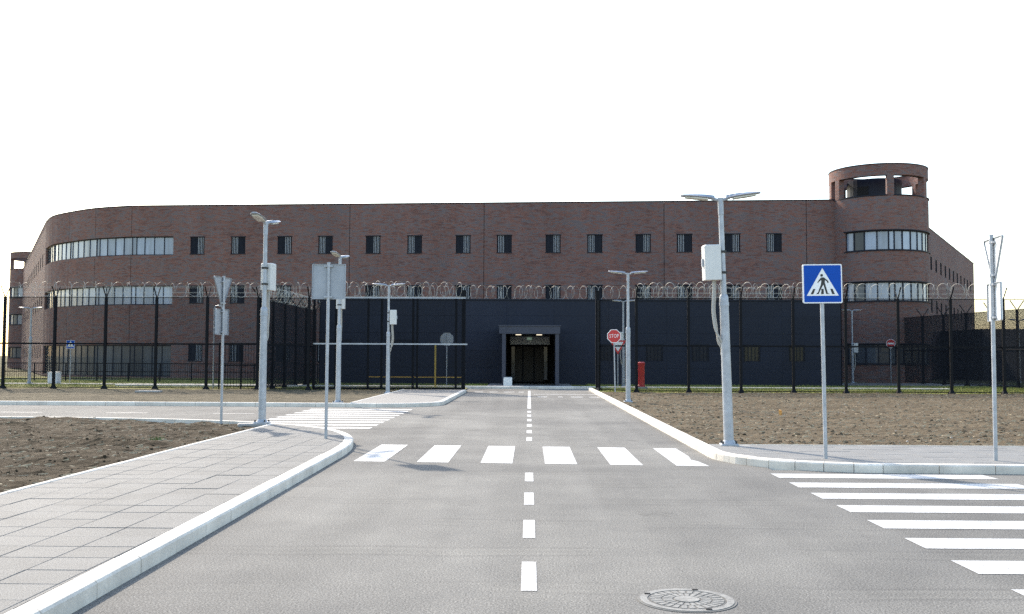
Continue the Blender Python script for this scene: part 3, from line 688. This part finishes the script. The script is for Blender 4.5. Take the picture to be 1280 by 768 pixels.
# canopy and entrance
cn = MB(); cn.box(-1.66, 1.68, 54.5, 58.98, 2.95, 3.36); can = cn.build('canopy', M['navy_lt'], gh, off=NO)
ct = MB(); ct.box(-1.70, 1.72, 54.45, 58.97, 3.363, 3.42); ct.build('flashing', M['navy_lt'], can, off=NO)
for x in (-1.5, 1.42): q = MB(); q.box(x, x+.2, 54.55, 54.75, .12, 2.95); q.build('column', M['navy_lt'], gh, off=NO)
for x in (-1.48, 1.42): q = MB(); q.box(x, x+.16, 54.76, 58.98, .12, 2.95); q.build('porch_wall', M['navy'], gh, off=NO)
for x in (-.62, .55):
    q = MB(); q.tube([(x, 56.2, 2.91), (x, 56.2, 2.948)], .16, 16); q.build('ceiling_lamp', M['glow'], can, off=NO)
tr = MB(); tr.box(-1.14, 1.2, 59.3, 59.36, 2.42, 2.9); tr.build('transom', M['galv_d'], gh, off=NO)
ex = MB(); ex.box(-.14, .14, 59.2, 59.26, 2.70, 2.84); ex.build('exit_sign', M['exit'], gh, off=NO)
for x0, x1 in ((-1.14, -.42), (-.40, .28), (.30, .98)):
    q = MB(); q.box(x0, x0+.05, 61.4, 61.46, .12, 2.4); q.box(x1-.05, x1, 61.4, 61.46, .12, 2.4); q.box(x0+.05, x1-.05, 61.4, 61.46, 2.33, 2.4); q.box(x0+.05, x1-.05, 61.4, 61.46, .12, .2)
    dr = q.build('door', M['anth'], gh, off=NO); q = MB(); q.box(x0+.05, x1-.05, 61.42, 61.44, .2, 2.33); q.build('pane', M['door'], dr, off=NO)
for x in (-.98, .98): q = MB(); q.box(x-.1, x+.1, 60.2, 60.26, .3, 2.3); q.build('glass_panel', M['pane_dark'], gh, off=NO)

# far right low dark building
ob = thing('outbuilding', 'low dark building beyond the right side fence', 'building', (46, 82, 0))
q = MB(); q.box(-9, 22, 0, 9, 0, 4.0); q.build('wall', M['navy'], ob); q = MB(); q.box(-9.1, 22.1, -.1, 9.1, 4.003, 4.15); q.build('roof', M['anth'], ob)
for k in range(5):
    for z in (.7, 2.1): q = MB(); q.box(-5.2+k*4, -4.0+k*4, -.04, .02, z, z+.95); q.build('window', M['pane_curt'], ob)

# ================================================================== SECURITY FENCES
FH = 4.38
def wire_panel(w, h, r=.0022, gap=.0127):
    m = MB()
    def wire(a, b):
        a, b = Vector(a), Vector(b); t = (b-a).normalized(); u = Vector((0, 1, 0)); s = t.cross(u)
        m.loft([[p+u*r*1.0, p+(-u*.5+s*.866)*r, p+(-u*.5-s*.866)*r] for p in (Vector(a), Vector(b))][0:2] if False else [[a+u*r, a+(s*.866-u*.5)*r, a-(s*.866+u*.5)*r], [b+u*r, b+(s*.866-u*.5)*r, b-(s*.866+u*.5)*r]], caps=False)
    z = .06
    while z < h: wire((0, 0, z), (w, 0, z)); z += gap
    x = .0
    while x < w: wire((x, .005, .06), (x, .005, h)); x += .0762
    return m.mesh('mesh_panel', M['wire'])
def post_mesh():
    m = MB(); m.box(-.06, .06, -.05, .05, 0, FH)
    m.loft([[Vector((sx*.13, sy*.12, .02)) for sx, sy in ((-1, -1), (1, -1), (1, 1), (-1, 1))], [Vector((sx*.07, sy*.06, .16)) for sx, sy in ((-1, -1), (1, -1), (1, 1), (-1, 1))]])
    m.box(-.14, .14, -.13, .13, -.1, .02)
    for k in range(14): z = .3+k*.3; m.box(-.015, .015, -.062, -.05, z, z+.02)
    return m.mesh('post', M['fence'])
def arm_mesh(sg):
    m = MB(); a = Vector((0, 0, FH-.06)); b = Vector((0, sg*.42, FH+.50)); m.tube([a, b], .03, 4); return m.mesh('arm', M['fence'])
POST = post_mesh(); ARM = {1: arm_mesh(1), -1: arm_mesh(-1)}; PAN = {}
def coil_mesh(L, rad, pitch, seed, wr=.0068, name='razor_wire'):
    # concertina: full loops clipped together, their planes turned to and fro about the vertical
    rnd = random.Random(seed); m = MB(); x = rad*.5; k = 0; n = 20
    while x < L-rad*.4:
        a = R(rnd.uniform(26, 44))*(1 if k % 2 else -1); rr = rad*rnd.uniform(.93, 1.05); dz = rnd.uniform(-.03, .03); dy = rnd.uniform(-.03, .03); lean = rnd.uniform(-.10, .10)
        pts = []
        for q in range(n+1):
            th = 2*math.pi*q/n; u, w = math.cos(th)*rr, math.sin(th)*rr
            pts.append((x+u*math.sin(a)+w*lean, u*math.cos(a)+dy, w+dz))
        m.tube(pts, wr, 3, caps=False); x += pitch*.5*rnd.uniform(.7, 1.35); k += 1
    m.tube([(0, 0, -rad*.98), (L, 0, -rad*.98)], .006, 3, caps=False)
    return m.mesh(name, M['razor'])
def fence(label, p0, p1, n, arms=(1, -1), coil=True, rail=True, dense=False, z=.06, cz=FH+.36, crad=.34, cpitch=.72, end=True):
    p0, p1 = Vector(p0), Vector(p1); d = p1-p0; L = d.length; w = L/n
    f = thing('security_fence', label, 'fence', (p0.x, p0.y, z), math.atan2(d.y, d.x), 'tall black security fences')
    key = (round(w, 3), dense)
    if key not in PAN: PAN[key] = wire_panel(w, FH, .0056 if dense else .0022)
    for k in range(n): obj('mesh_panel', PAN[key], f, (k*w, .055, 0))
    for k in range(n+1 if end else n):
        p = obj('post', POST, f, (k*w, 0, 0))
        for a in arms: obj('arm', ARM[a], p)
    if rail:
        for y1, z0, z1 in ((.11, 2.12, 2.19), (.10, FH-.03, FH), (.10, .05, .09)): m = MB(); m.box(0, L, .06, y1, z0, z1); m.build('rail', M['fence'], f)
    if coil:
        c = obj('razor_wire', coil_mesh(L, crad, cpitch, int(p0.x*10)), f, (0, .0, cz)); c['kind'] = 'stuff'
        m = MB()
        for a in arms:
            for q in (.5, .95): m.tube([(0, a*.42*q, FH-.06+.56*q), (L, a*.42*q, FH-.06+.56*q)], .004, 3, caps=False)
        m.build('strand', M['razor'], f)
    return f
fence('tall black wire mesh fence with forked post tops across the left side', (-34.75, 47.05), (-10.45, 47.0), 10)
fence('tall black wire mesh fence with forked post tops in front of the right lawn', (4.95, 46.2), (33.85, 46.2), 12)
fence('black mesh fence running back from the left fence to the gatehouse corner', (-12.85, 47.3), (-12.7, 58.8), 5, cz=FH+.30, dense=True)
fence('black mesh fence running back along the right side of the brick tower', (28.2, 48.6), (25.2, 67.6), 8, coil=False, dense=True)
fence('single black mesh panel angled between the right gate post and the right fence', (3.35, 48.2), (4.95, 46.3), 1, coil=False, arms=(), end=False)
# gate posts and the open sliding gate
def gate_post(label, x, y, h):
    t = thing('gate_post', label, 'post', (x, y, .02), 0, 'gate posts')
    m = MB(); m.bbox(-.09, .09, -.09, .09, 0, h, .012); m.build('column', M['fence'], t); m = MB(); m.box(-.11, .11, -.11, .11, h+.002, h+.03); m.build('cap', M['fence'], t)
    m = MB(); m.box(-.18, .18, -.18, .18, -.05, .03); m.build('base_plate', M['fence'], t)
gate_post('tall black gate post at the end of the right kerb', 3.3, 48.4, 4.85)
gate_post('tall black gate post beside the end of the sliding gate', -3.15, 47.55, 4.8)
gt = thing('sliding_gate', 'open black mesh sliding gate with pale rail left of the driveway', 'gate', (-10.3, 47.35, .06))
GW = 7.25
if True:
    pm_ = wire_panel(GW/4, FH, .0034)
    for k in range(4): obj('mesh_panel', pm_, gt, (k*GW/4, 0, 0))
    for x in (0, 1.05, 2.6, 3.25, 4.75, 4.95, GW-.45, GW-.05): q = MB(); q.box(x-.05, x+.05, .02, .14, .05, FH); q.build('upright', M['fence'], gt)
    q = MB(); q.box(0, GW+.1, -.07, -.01, 2.17, 2.235); q.build('pale_rail', M['galv'], gt)
    q = MB(); q.box(0, GW, .02, .12, .02, .14); q.build('bottom_rail', M['fence'], gt); q = MB(); q.box(0, GW, .02, .12, FH-.02, FH+.06); q.build('top_rail', M['galv_d'], gt)
    q = MB()
    for k in range(26): x = .3+k*.06; q.box(x-.012, x+.012, -.03, .0, 2.26, 2.42)
    for k in range(26): x = 3.4+k*.06; q.box(x-.012, x+.012, -.03, .0, 2.26, 2.42)
    q.build('comb', M['fence'], gt)
    c = obj('razor_wire', coil_mesh(GW, .36, .72, 31), gt, (0, .06, FH+.44)); c['kind'] = 'stuff'
# razor wire along the gatehouse parapet
rw = tag(obj('razor_wire', coil_mesh(30.5, .40, .80, 77, wr=.0078), None, (-12.3, 59.4, 5.52)), 'coil of razor wire along the gatehouse roof edge', 'razor wire')
# low handrail fence before the curved wing
def low_fence(label, x0, x1, y, h, n):
    t = thing('railing', label, 'railing', (x0, y, .05)); L = x1-x0
    for k in range(n+1): q = MB(); q.box(L*k/n-.03, L*k/n+.03, -.03, .03, 0, h); q.build('post', M['fence'], t)
    for z in (h-.06, h*.5, .12): q = MB(); q.box(.031, L-.031, -.02, .02, z, z+.05); q.build('rail', M['fence'], t)
    q = MB(); k = .15
    while k < L: q.box(k-.008, k+.008, -.008, .008, .17, h-.06); k += .14
    o = q.build('balusters', M['fence'], t); o['kind'] = 'stuff'
low_fence('low black railing on the lawn before the curved brick corner', -33, -13.2, 62.0, 1.15, 10)
low_fence('small black gate rail behind the left fence beside the square plate sign', -15.1, -12.95, 48.3, 2.25, 2)

# ================================================================== LAMP POSTS
def lamp(label, loc, rz, tilt=0.0, h=4.55, box=None, lean=0.0):
    t = thing('lamp_post', label, 'lamp post', loc, rz, 'double headed galvanised lamp posts'); t.rotation_euler = (0, lean, rz)
    m = MB(); m.tube([(0, 0, .0), (0, 0, 1.2), (0, 0, 2.52), (0, 0, 2.60), (0, 0, 2.64)], [.088, .083, .078, .078, .058], 20); m.build('lower_pole', M['galv'], t, smooth=True)
    m = MB(); m.tube([(0, 0, 2.60), (0, 0, h)], [.052, .042], 16); m.build('upper_pole', M['galv'], t, smooth=True)
    m = MB(); m.tube([(0, 0, 2.44), (0, 0, 2.50)], .086, 20); m.build('collar', M['galv_d'], t, smooth=True); m = MB(); m.tube([(0, 0, h-.28), (0, 0, h+.02)], .05, 16); m.build('top_sleeve', M['galv_d'], t, smooth=True)
    m = MB(); m.bbox(-.15, .15, -.15, .15, -.06, .03, .01); bp = m.build('base_plate', M['galv_d'], t)
    for sx in (-1, 1):
        for sy in (-1, 1): m = MB(); m.tube([(sx*.115, sy*.115, .025), (sx*.115, sy*.115, .075)], .018, 6); m.build('anchor_bolt', M['hose_b'], bp)
    m = MB(); m.tube([(0, 0, .005), (0, 0, .03), (0, 0, .09)], [.13, .12, .09], 20); m.build('foot_collar', M['galv_d'], t, smooth=True)
    for sg in (-1, 1):
        a = MB(); a.tube([(0, 0, h-.03), (sg*.10, 0, h+.0), (sg*.16, 0, h+.02)], .028, 8); ao = a.build('lamp_arm', M['galv'], t)
        # flat leaf-shaped luminaire, slightly rising
        prof = [(.10, .035), (.16, .085), (.26, .125), (.40, .14), (.55, .13), (.66, .095), (.70, .05)]
        up, lo = [], []
        hb = MB(); rings = []
        for x, w in prof:
            zc = h+.015+(x-.1)*(.07+tilt); th = .05 if x < .3 else .05-(x-.3)*.075
            rings.append([Vector((sg*x, -w, zc)), Vector((sg*x, -w*.55, zc+th)), Vector((sg*x, w*.55, zc+th)), Vector((sg*x, w, zc)), Vector((sg*x, w*.9, zc-.012)), Vector((sg*x, -w*.9, zc-.012))])
        hb.loft(rings); hd = hb.build('lamp_head', M['head'], t)
        le = MB(); xs_ = ((.22, .085), (.45, .10), (.62, .065)); le.loft([[Vector((sg*x, -w, h+.0-.002+(x-.1)*(.07+tilt))), Vector((sg*x, w, h-.002+(x-.1)*(.07+tilt))), Vector((sg*x, w, h-.02+.006+(x-.1)*(.07+tilt)-.012)), Vector((sg*x, -w, h-.02+.006+(x-.1)*(.07+tilt)-.012))] for x, w in xs_]); le.build('lens', M['lens'], hd)
    if box:
        bx_, by_, bz, a = box   # offset of cabinet, bottom height, angle in lamp frame
        Mx = Matrix.Rotation(a, 4, 'Z')
        def bl(mb, name, mat, parent):
            mb.v = [tuple(Mx @ Vector(v)) for v in mb.v]; return mb.build(name, mat, parent)
        b = MB(); b.bbox(-.345, -.055, -.13, .13, bz, bz+.62, .018); cb = bl(b, 'cabinet', M['cab'], t)
        for z in (bz+.13, bz+.5): q = MB(); q.box(-.056, .06, -.06, .06, z-.02, z+.02); bl(q, 'clamp', M['hose_b'], cb)
        q = MB(); q.box(-.375, -.346, -.03, .03, bz+.24, bz+.38); bl(q, 'lock', M['galv_d'], cb)
        for k, (oy, mt) in enumerate(((-.04, 'hose'), (.01, 'hose'), (.05, 'hose'))):
            x0 = -.19+.03*k; pts = [(x0, oy, bz+.01), (x0-.01, oy, bz-.25), (x0-.03, oy, bz-.55), (x0+.0, oy, bz-.85), (-.12, oy, bz-1.0-.04*k), (-.06, oy*.6, bz-1.12-.05*k), (-.075, oy*.4, bz-1.22-.05*k)]
            pp = [Vector(p) for p in pts]; cm = catmull([p for p in pp], 4)
            q = MB(); q.tube(cm, .017, 7); bl(q, 'conduit', M[mt], cb)
    return t
lamp('tall double lamp post with grey cabinet at the right pavement corner', (3.50, 17.6, .135), R(-4), .05, 4.34, (0, 0, 2.90, R(8)), R(-1.6))
lamp('double lamp post with rear cabinet on the left pavement tip', (-6.08, 22.65, .135), R(82), .13, 4.58, (0, 0, 3.04, R(178)), R(.4))
lamp('double lamp post behind the square sign back across the side road', (-6.5, 33.85, .09), R(80), .13, 4.95, (0, 0, 3.2, R(188)), R(.3))
lamp('double lamp post with cabinet in front of the sliding gate', (-6.05, 42.6, .09), 0, .03, 4.62, (0, 0, 2.95, R(185)))
lamp('double lamp post on the soil beside the right kerb and the hydrant', (3.5, 35.4, .10), 0, .03, 4.55)
lamp('double lamp post with cabinet behind the stop sign', (5.2, 55.3, .06), R(3), .03, 4.72, (0, 0, 2.4, R(20)))
lamp('far double lamp post before the round brick tower', (21.2, 65.8, .07), 0, .03, 4.75, (0, 0, 2.0, R(180)))
lamp('far double lamp post beside the white box behind the left fence', (-28.4, 56.2, .06), 0, .03, 4.25)
lamp('far double lamp post behind the right side fence', (33.6, 69.0, .05), 0, .03, 4.3)

# ================================================================== SIGNS
def rrect(w, h, r, n=4):
    out = []
    for cx, cy, a in ((w/2-r, h/2-r, 0), (-w/2+r, h/2-r, 90), (-w/2+r, -h/2+r, 180), (w/2-r, -h/2+r, 270)):
        out += [(cx+r*math.cos(R(a+90*k/n)), cy+r*math.sin(R(a+90*k/n))) for k in range(n+1)]
    return out
def rtri(w, h, r, down=True):
    P = [Vector((-w/2, h/3 if down else -h/3)), Vector((0, -2*h/3 if down else 2*h/3)), Vector((w/2, h/3 if down else -h/3))]; out = []
    for i in range(3):
        p, a, b = P[i], P[i-1], P[(i+1) % 3]; u, v = (a-p).normalized(), (b-p).normalized()
        for k in range(4): t = k/3; q = (p+u*r)*(1-t)**2+p*2*t*(1-t)+(p+v*r)*t*t; out.append((q.x, q.y))
    return out
def flat(t, name, poly, mat, z, y, parent=None):
    m = MB(); m.prism([(a, b+z) for a, b in poly], y-.0012, y, 'Y'); return m.build(name, M[mat], parent or t)
def sign(label, loc, rz, h, pr=.03, lean=(0, 0), cat='road sign', footing=True):
    t = thing('road_sign', label, cat, loc, rz); t.rotation_euler = (lean[0], lean[1], rz)
    m = MB(); m.tube([(0, 0, -.1), (0, 0, h)], pr, 14); m.build('pole', M['galv'], t, smooth=True)
    m = MB(); m.tube([(0, 0, h+.001), (0, 0, h+.02)], pr*1.08, 14); m.build('pole_cap', M['galv_d'], t, smooth=True)
    return t
def plate(t, name, poly, z, y, back='alu', th=.012):   # face towards -y
    m = MB(); m.prism([(a, b+z) for a, b in poly], y, y+th, 'Y'); o = m.build(name, M[back], t)
    xs2 = [p[0] for p in poly]; zs2 = [p[1] for p in poly]
    # folded rim
    n = len(poly); rim = MB()
    for i in range(n):
        a, b = poly[i], poly[(i+1) % n]
        if (Vector(a)-Vector(b)).length < .004: continue
        rim.face([(a[0], y+th-.001, a[1]+z), (b[0], y+th-.001, b[1]+z), (b[0], y+th+.02, b[1]+z), (a[0], y+th+.02, a[1]+z)])
        k = .97; a2, b2 = (a[0]*k, a[1]*k), (b[0]*k, b[1]*k)
        rim.face([(a[0], y+th+.02, a[1]+z), (b[0], y+th+.02, b[1]+z), (b2[0], y+th+.02, b2[1]+z), (a2[0], y+th+.02, a2[1]+z)])
    rim.build('rim', M['galv_d'], o); return o
def clamps(t, zs_, pr=.03):
    for z in zs_:
        m = MB(); m.boxm((0, -pr*.2, z), (.16, .05, .03)); m.tube([(0, 0, z-.016), (0, 0, z+.016)], pr+.008, 12); m.build('clamp', M['galv'], t)
def zebra_face(t, parent, z, s=.6, y=-.047):
    k = s/.6
    flat(t, 'white_border', rrect(s, s, .025), 'white', z, y-.0015, parent); flat(t, 'blue_field', rrect(s-.034*k, s-.034*k, .016), 'blue', z, y-.003, parent)
    tri = [(-.245*k, -.185*k), (.245*k, -.185*k), (0, .24*k)]; flat(t, 'white_triangle', tri, 'white', z, y-.0045, parent)
    Yb = y-.006
    def blk(poly): flat(t, 'pictogram', [(a*k, b*k) for a, b in poly], 'signblk', z, Yb, parent)
    blk([(-.012+.021*math.cos(2*math.pi*q/14), .128+.021*math.sin(2*math.pi*q/14)) for q in range(14)])
    blk([(-.022, .095), (.018, .098), (.052, .072), (.088, .040), (.093, .012), (.074, .010), (.066, .034), (.036, .056), (.034, .018), (.078, -.150), (.103, -.152), (.104, -.160), (.052, -.160), (.012, -.012), (-.044, -.118), (-.064, -.160), (-.104, -.160), (-.074, -.135), (-.026, -.012), (-.016, .058), (-.056, .028), (-.070, .010), (-.080, .020), (-.066, .042)])
    for cx, sl in ((-.165, .022), (-.005, 0), (.165, -.022)):
        blk([(cx-.022, -.162), (cx+.020, -.162), (cx+.020+sl*1.6, -.080), (cx-.014+sl*1.6, -.080)])
t = sign('blue pedestrian crossing sign with walking figure on the right pavement', (4.52, 15.35, .125), 0, 2.93, lean=(0, R(-.7)))
p_ = plate(t, 'plate', rrect(.6, .6, .025), 2.675, -.045); clamps(t, (2.5, 2.86)); zebra_face(t, p_, 2.675)
t = sign('grey back of a square crossing sign on the left pavement tip', (-3.78, 18.55, .125), math.pi, 3.27, lean=(0, R(-.2)))
p_ = plate(t, 'plate', rrect(.63, .66, .02), 2.93, -.045); clamps(t, (2.64, 3.22)); zebra_face(t, p_, 2.93, .62)
t = sign('angled inverted triangle sign with square plate below, at the left soil edge', (-7.18, 23.2, .09), R(-90-11), 3.42)
p_ = plate(t, 'triangle_plate', rtri(.86, .76, .05), 3.16, -.045); flat(t, 'red_border', rtri(.84, .74, .05), 'red', 3.16, -.0475, p_); flat(t, 'white_field', rtri(.56, .49, .03), 'white', 3.16, -.049, p_)
p_ = plate(t, 'square_plate', rrect(.60, .60, .02), 2.36, -.045); flat(t, 'white_face', rrect(.58, .58, .02), 'white', 2.36, -.0475, p_); clamps(t, (2.12, 2.6, 2.8, 3.3))
t = sign('rightmost sign, an edge-on triangle above a rectangular plate on the right pavement', (7.02, 15.2, .125), R(90-7), 3.40)
p_ = plate(t, 'triangle_plate', rtri(.86, .76, .05), 3.12, -.045, 'white'); flat(t, 'red_border', rtri(.84, .74, .05), 'red', 3.12, -.0475, p_); flat(t, 'white_field', rtri(.56, .49, .03), 'white', 3.12, -.049, p_)
p_ = plate(t, 'square_plate', rrect(.60, .58, .02), 2.40, -.045, 'white'); flat(t, 'white_face', rrect(.58, .56, .02), 'white', 2.40, -.0475, p_); clamps(t, (2.16, 2.66, 2.80, 3.30))
octa = lambda s: [(s/2/math.cos(R(22.5))*math.cos(R(22.5+45*k)), s/2/math.cos(R(22.5))*math.sin(R(22.5+45*k))) for k in range(8)]
def text_mesh(body, size):
    cu = bpy.data.curves.new('lettering', 'FONT'); cu.body = body; cu.size = size; cu.align_x = 'CENTER'; cu.align_y = 'CENTER'; cu.extrude = .0006; cu.offset = 0; cu.space_character = 1.08
    o = bpy.data.objects.new('lettering', cu); COL.objects.link(o); dg = bpy.context.evaluated_depsgraph_get(); me = bpy.data.meshes.new_from_object(o.evaluated_get(dg))
    bpy.data.objects.remove(o); me.materials.clear(); me.materials.append(M['white']); me.name = 'lettering'; return me
t = sign('red octagonal STOP sign on the right verge near the gate', (3.95, 46.0, .10), R(2), 2.72, lean=(0, R(-1.2)))
p_ = plate(t, 'plate', octa(.62), 2.55, -.045); flat(t, 'white_border', octa(.62), 'white', 2.55, -.0475, p_); flat(t, 'red_field', octa(.565), 'red', 2.55, -.049, p_); clamps(t, (2.4, 2.7))
lt = obj('lettering', text_mesh('STOP', .225), p_, (0, -.0505, 2.55)); lt.rotation_euler = (R(90), 0, 0); lt.scale = (.78, 1.05, 1)
t = sign('red and white inverted give way triangle behind the stop sign', (4.78, 54.0, .06), R(2), 2.55)
p_ = plate(t, 'plate', rtri(.9, .78, .05), 2.28, -.045); flat(t, 'red_border', rtri(.9, .78, .05), 'red', 2.28, -.0475, p_); flat(t, 'white_field', rtri(.60, .52, .03), 'white', 2.28, -.049, p_); clamps(t, (2.1, 2.4))
def disc(r): return [(r*math.cos(2*math.pi*k/24), r*math.sin(2*math.pi*k/24)) for k in range(24)]
t = sign('far round red no entry sign before the round brick tower', (24.2, 67.2, .07), 0, 2.9)
p_ = plate(t, 'plate', disc(.31), 2.62, -.045); flat(t, 'white_border', disc(.31), 'white', 2.62, -.0475, p_); flat(t, 'red_field', disc(.28), 'red', 2.62, -.049, p_); flat(t, 'white_bar', rrect(.42, .11, .01), 'white', 2.62, -.0505, p_)
t = sign('far small blue crossing sign behind the left fence', (-27.6, 59.5, .06), 0, 2.5)
p_ = plate(t, 'plate', rrect(.5, .5, .02), 2.25, -.045); zebra_face(t, p_, 2.25, .5)
t = sign('dark back of an octagonal sign behind the sliding gate', (-4.55, 54.8, .06), math.pi, 2.9)
p_ = plate(t, 'plate', octa(.72), 2.58, -.045); flat(t, 'white_border', octa(.70), 'white', 2.58, -.0475, p_); flat(t, 'red_field', octa(.64), 'red', 2.58, -.049, p_)
# slim pole with bent tip behind the left fence
t = thing('camera_pole', 'slim grey pole with a bent tip behind the left fence', 'pole', (-15.35, 48.2, .06))
m = MB(); m.tube([(0, 0, 0), (0, 0, 3.9), (.06, 0, 4.02), (.25, 0, 4.06)], .035, 8); m.build('pole', M['galv'], t, smooth=True)
m = MB(); m.boxm((.30, 0, 4.05), (.16, .09, .09)); m.build('camera_head', M['cab'], t)

# ================================================================== SMALL THINGS
h = thing('fire_hydrant', 'red pillar fire hydrant on a concrete block behind the right fence', 'hydrant', (5.75, 51.3, .05))
m = MB(); m.bbox(-.36, .30, -.25, .25, -.05, .13, .02); m.build('base', M['slab'], h)
m = MB(); m.tube([(0, 0, .13), (0, 0, .2), (0, 0, .22), (0, 0, 1.22), (0, 0, 1.26), (0, 0, 1.36), (0, 0, 1.40)], [.19, .19, .165, .165, .185, .185, .12], 20); m.build('barrel', M['hred'], h, smooth=True)
for z in (.95,):
    m = MB(); m.tube([(-.12, -.02, z), (-.25, -.05, z)], .06, 12); m.build('outlet', M['hred'], h, smooth=True); m = MB(); m.tube([(-.25, -.05, z), (-.29, -.06, z)], .05, 12); m.build('outlet_cap', M['galv'], h, smooth=True)
m = MB(); m.box(-.31, -.22, -.08, .02, .13, .88); m.build('standpipe', M['galv_d'], h)
t = thing('litter_bin', 'white square bin at the left column of the gatehouse entrance', 'bin', (-1.17, 54.2, .0)); m = MB(); m.bbox(-.235, .235, -.2, .2, .02, .56, .02); m.build('body', M['white'], t); m = MB(); m.box(-.22, .22, -.19, .19, .562, .585); m.build('rim', M['galv'], t)
t = thing('white_cabinet', 'white square box behind the left fence beside the far lamp', 'cabinet', (-27.3, 56.9, .05)); m = MB(); m.bbox(-.28, .28, -.25, .25, .0, .62, .02); m.build('body', M['white'], t); m = MB(); m.box(-.29, .29, -.26, .26, .622, .65); m.build('lid', M['white'], t)
t = thing('yellow_barrier', 'thin yellow barrier rail and post behind the sliding gate', 'barrier', (-4.95, 52.4, .05))
m = MB(); m.box(-.04, .04, -.04, .04, 0, 2.3); m.build('post', M['yellow'], t)
for x0, x1 in ((-3.6, -.05), (.05, 1.5)): m = MB(); m.box(x0, x1, -.02, .02, .52, .57); m.build('rail', M['yellow'], t)
m = MB(); m.box(-3.6, 1.5, -.03, -.021, .56, .565); m.build('rail_trim', M['orange'], t)
m = MB(); m.bbox(-.5, .5, -.3, .3, -.05, .06, .02); t = tag(m.build('concrete_slab', M['slab'], loc=(-16.3, 42.5, .10)), 'flat pale concrete slab lying on the dry left verge', 'slab')
m = MB(); m.bbox(-.28, .28, -.2, .2, -.08, .03, .02); tag(m.build('concrete_footing', M['slab'], loc=(-6.33, 22.6, .10), rz=.3), 'small pale concrete footing under the left lamp post', 'footing')
m = MB(); m.bbox(-.26, .30, -.22, .22, -.08, .005, .02); tag(m.build('concrete_footing', M['slab'], loc=(3.58, 17.58, .125), rz=.1), 'pale concrete footing under the right lamp post', 'footing')
m = MB()
rs_ = random.Random(4); ring_ = [Vector((.06*math.cos(k*1.047)*rs_.uniform(.6, 1.2), rs_.uniform(-.03, .03), .08+.09*math.sin(k*1.047)*rs_.uniform(.7, 1.1))) for k in range(6)]
m.loft([ring_, [p+Vector((.01, .03, .01)) for p in ring_]]); tag(m.build('paper_scrap', M['orange'], loc=(6.9, 27.6, .08)), 'small orange scrap lying in the right soil field', 'litter')
wv = MB()
for k in range(26):
    a = random.uniform(0, 6.28); q = random.uniform(.02, .15); x, y = math.cos(a)*q, math.sin(a)*q*.6; hh = random.uniform(.03, .08); dx = .012
    wv.face([(x-dx, y, 0), (x+dx, y, 0), (x+random.uniform(-.06, .06), y+random.uniform(-.05, .05), hh)])
tag(wv.build('weed', M['weed'], loc=(-6.75, 18.0, .13)), 'small green weed growing at the edge of the left soil', 'plant')

# manhole cover
mh = thing('manhole_cover', 'round cast iron manhole cover in the asphalt foreground', 'manhole cover', (1.08, 6.9, 0))
def ringmesh(r0, r1, z0, z1, n=48):
    m = MB()
    m.loft([[Vector((r0*math.cos(2*math.pi*k/n), r0*math.sin(2*math.pi*k/n), z0)) for k in range(n)], [Vector((r0*math.cos(2*math.pi*k/n), r0*math.sin(2*math.pi*k/n), z1)) for k in range(n)],
            [Vector((r1*math.cos(2*math.pi*k/n), r1*math.sin(2*math.pi*k/n), z1)) for k in range(n)], [Vector((r1*math.cos(2*math.pi*k/n), r1*math.sin(2*math.pi*k/n), z0)) for k in range(n)]], caps=False); return m
m = MB(); m.tube([(0, 0, .001), (0, 0, .005)], .335, 48); m.build('concrete_collar', M['collar'], mh)
ringmesh(.268, .318, .0, .009).build('frame', M['iron'], mh); m = MB(); m.tube([(0, 0, .001), (0, 0, .0065)], .262, 48); m.build('plate', M['iron_d'], mh)
for (r0, r1, n) in ((.10, .165, 20), (.175, .25, 26)):
    for k in range(n):
        a0, a1 = 2*math.pi*(k+.14)/n, 2*math.pi*(k+.86)/n; m = MB()
        m.prism([(r0*math.cos(a0), r0*math.sin(a0)), (r1*math.cos(a0), r1*math.sin(a0)), (r1*math.cos(a1), r1*math.sin(a1)), (r0*math.cos(a1), r0*math.sin(a1))], .004, .0095, 'Z'); m.build('raised_rib', M['iron'], mh)
m = MB(); m.tube([(0, 0, .005), (0, 0, .0125)], .085, 32); m.build('hub', M['iron'], mh)
for a in (70, 150, 290): m = MB(); m.boxm((.292*math.cos(R(a)), .292*math.sin(R(a)), .0125), (.04, .022, .004)); m.build('key_slot', M['black'], mh)
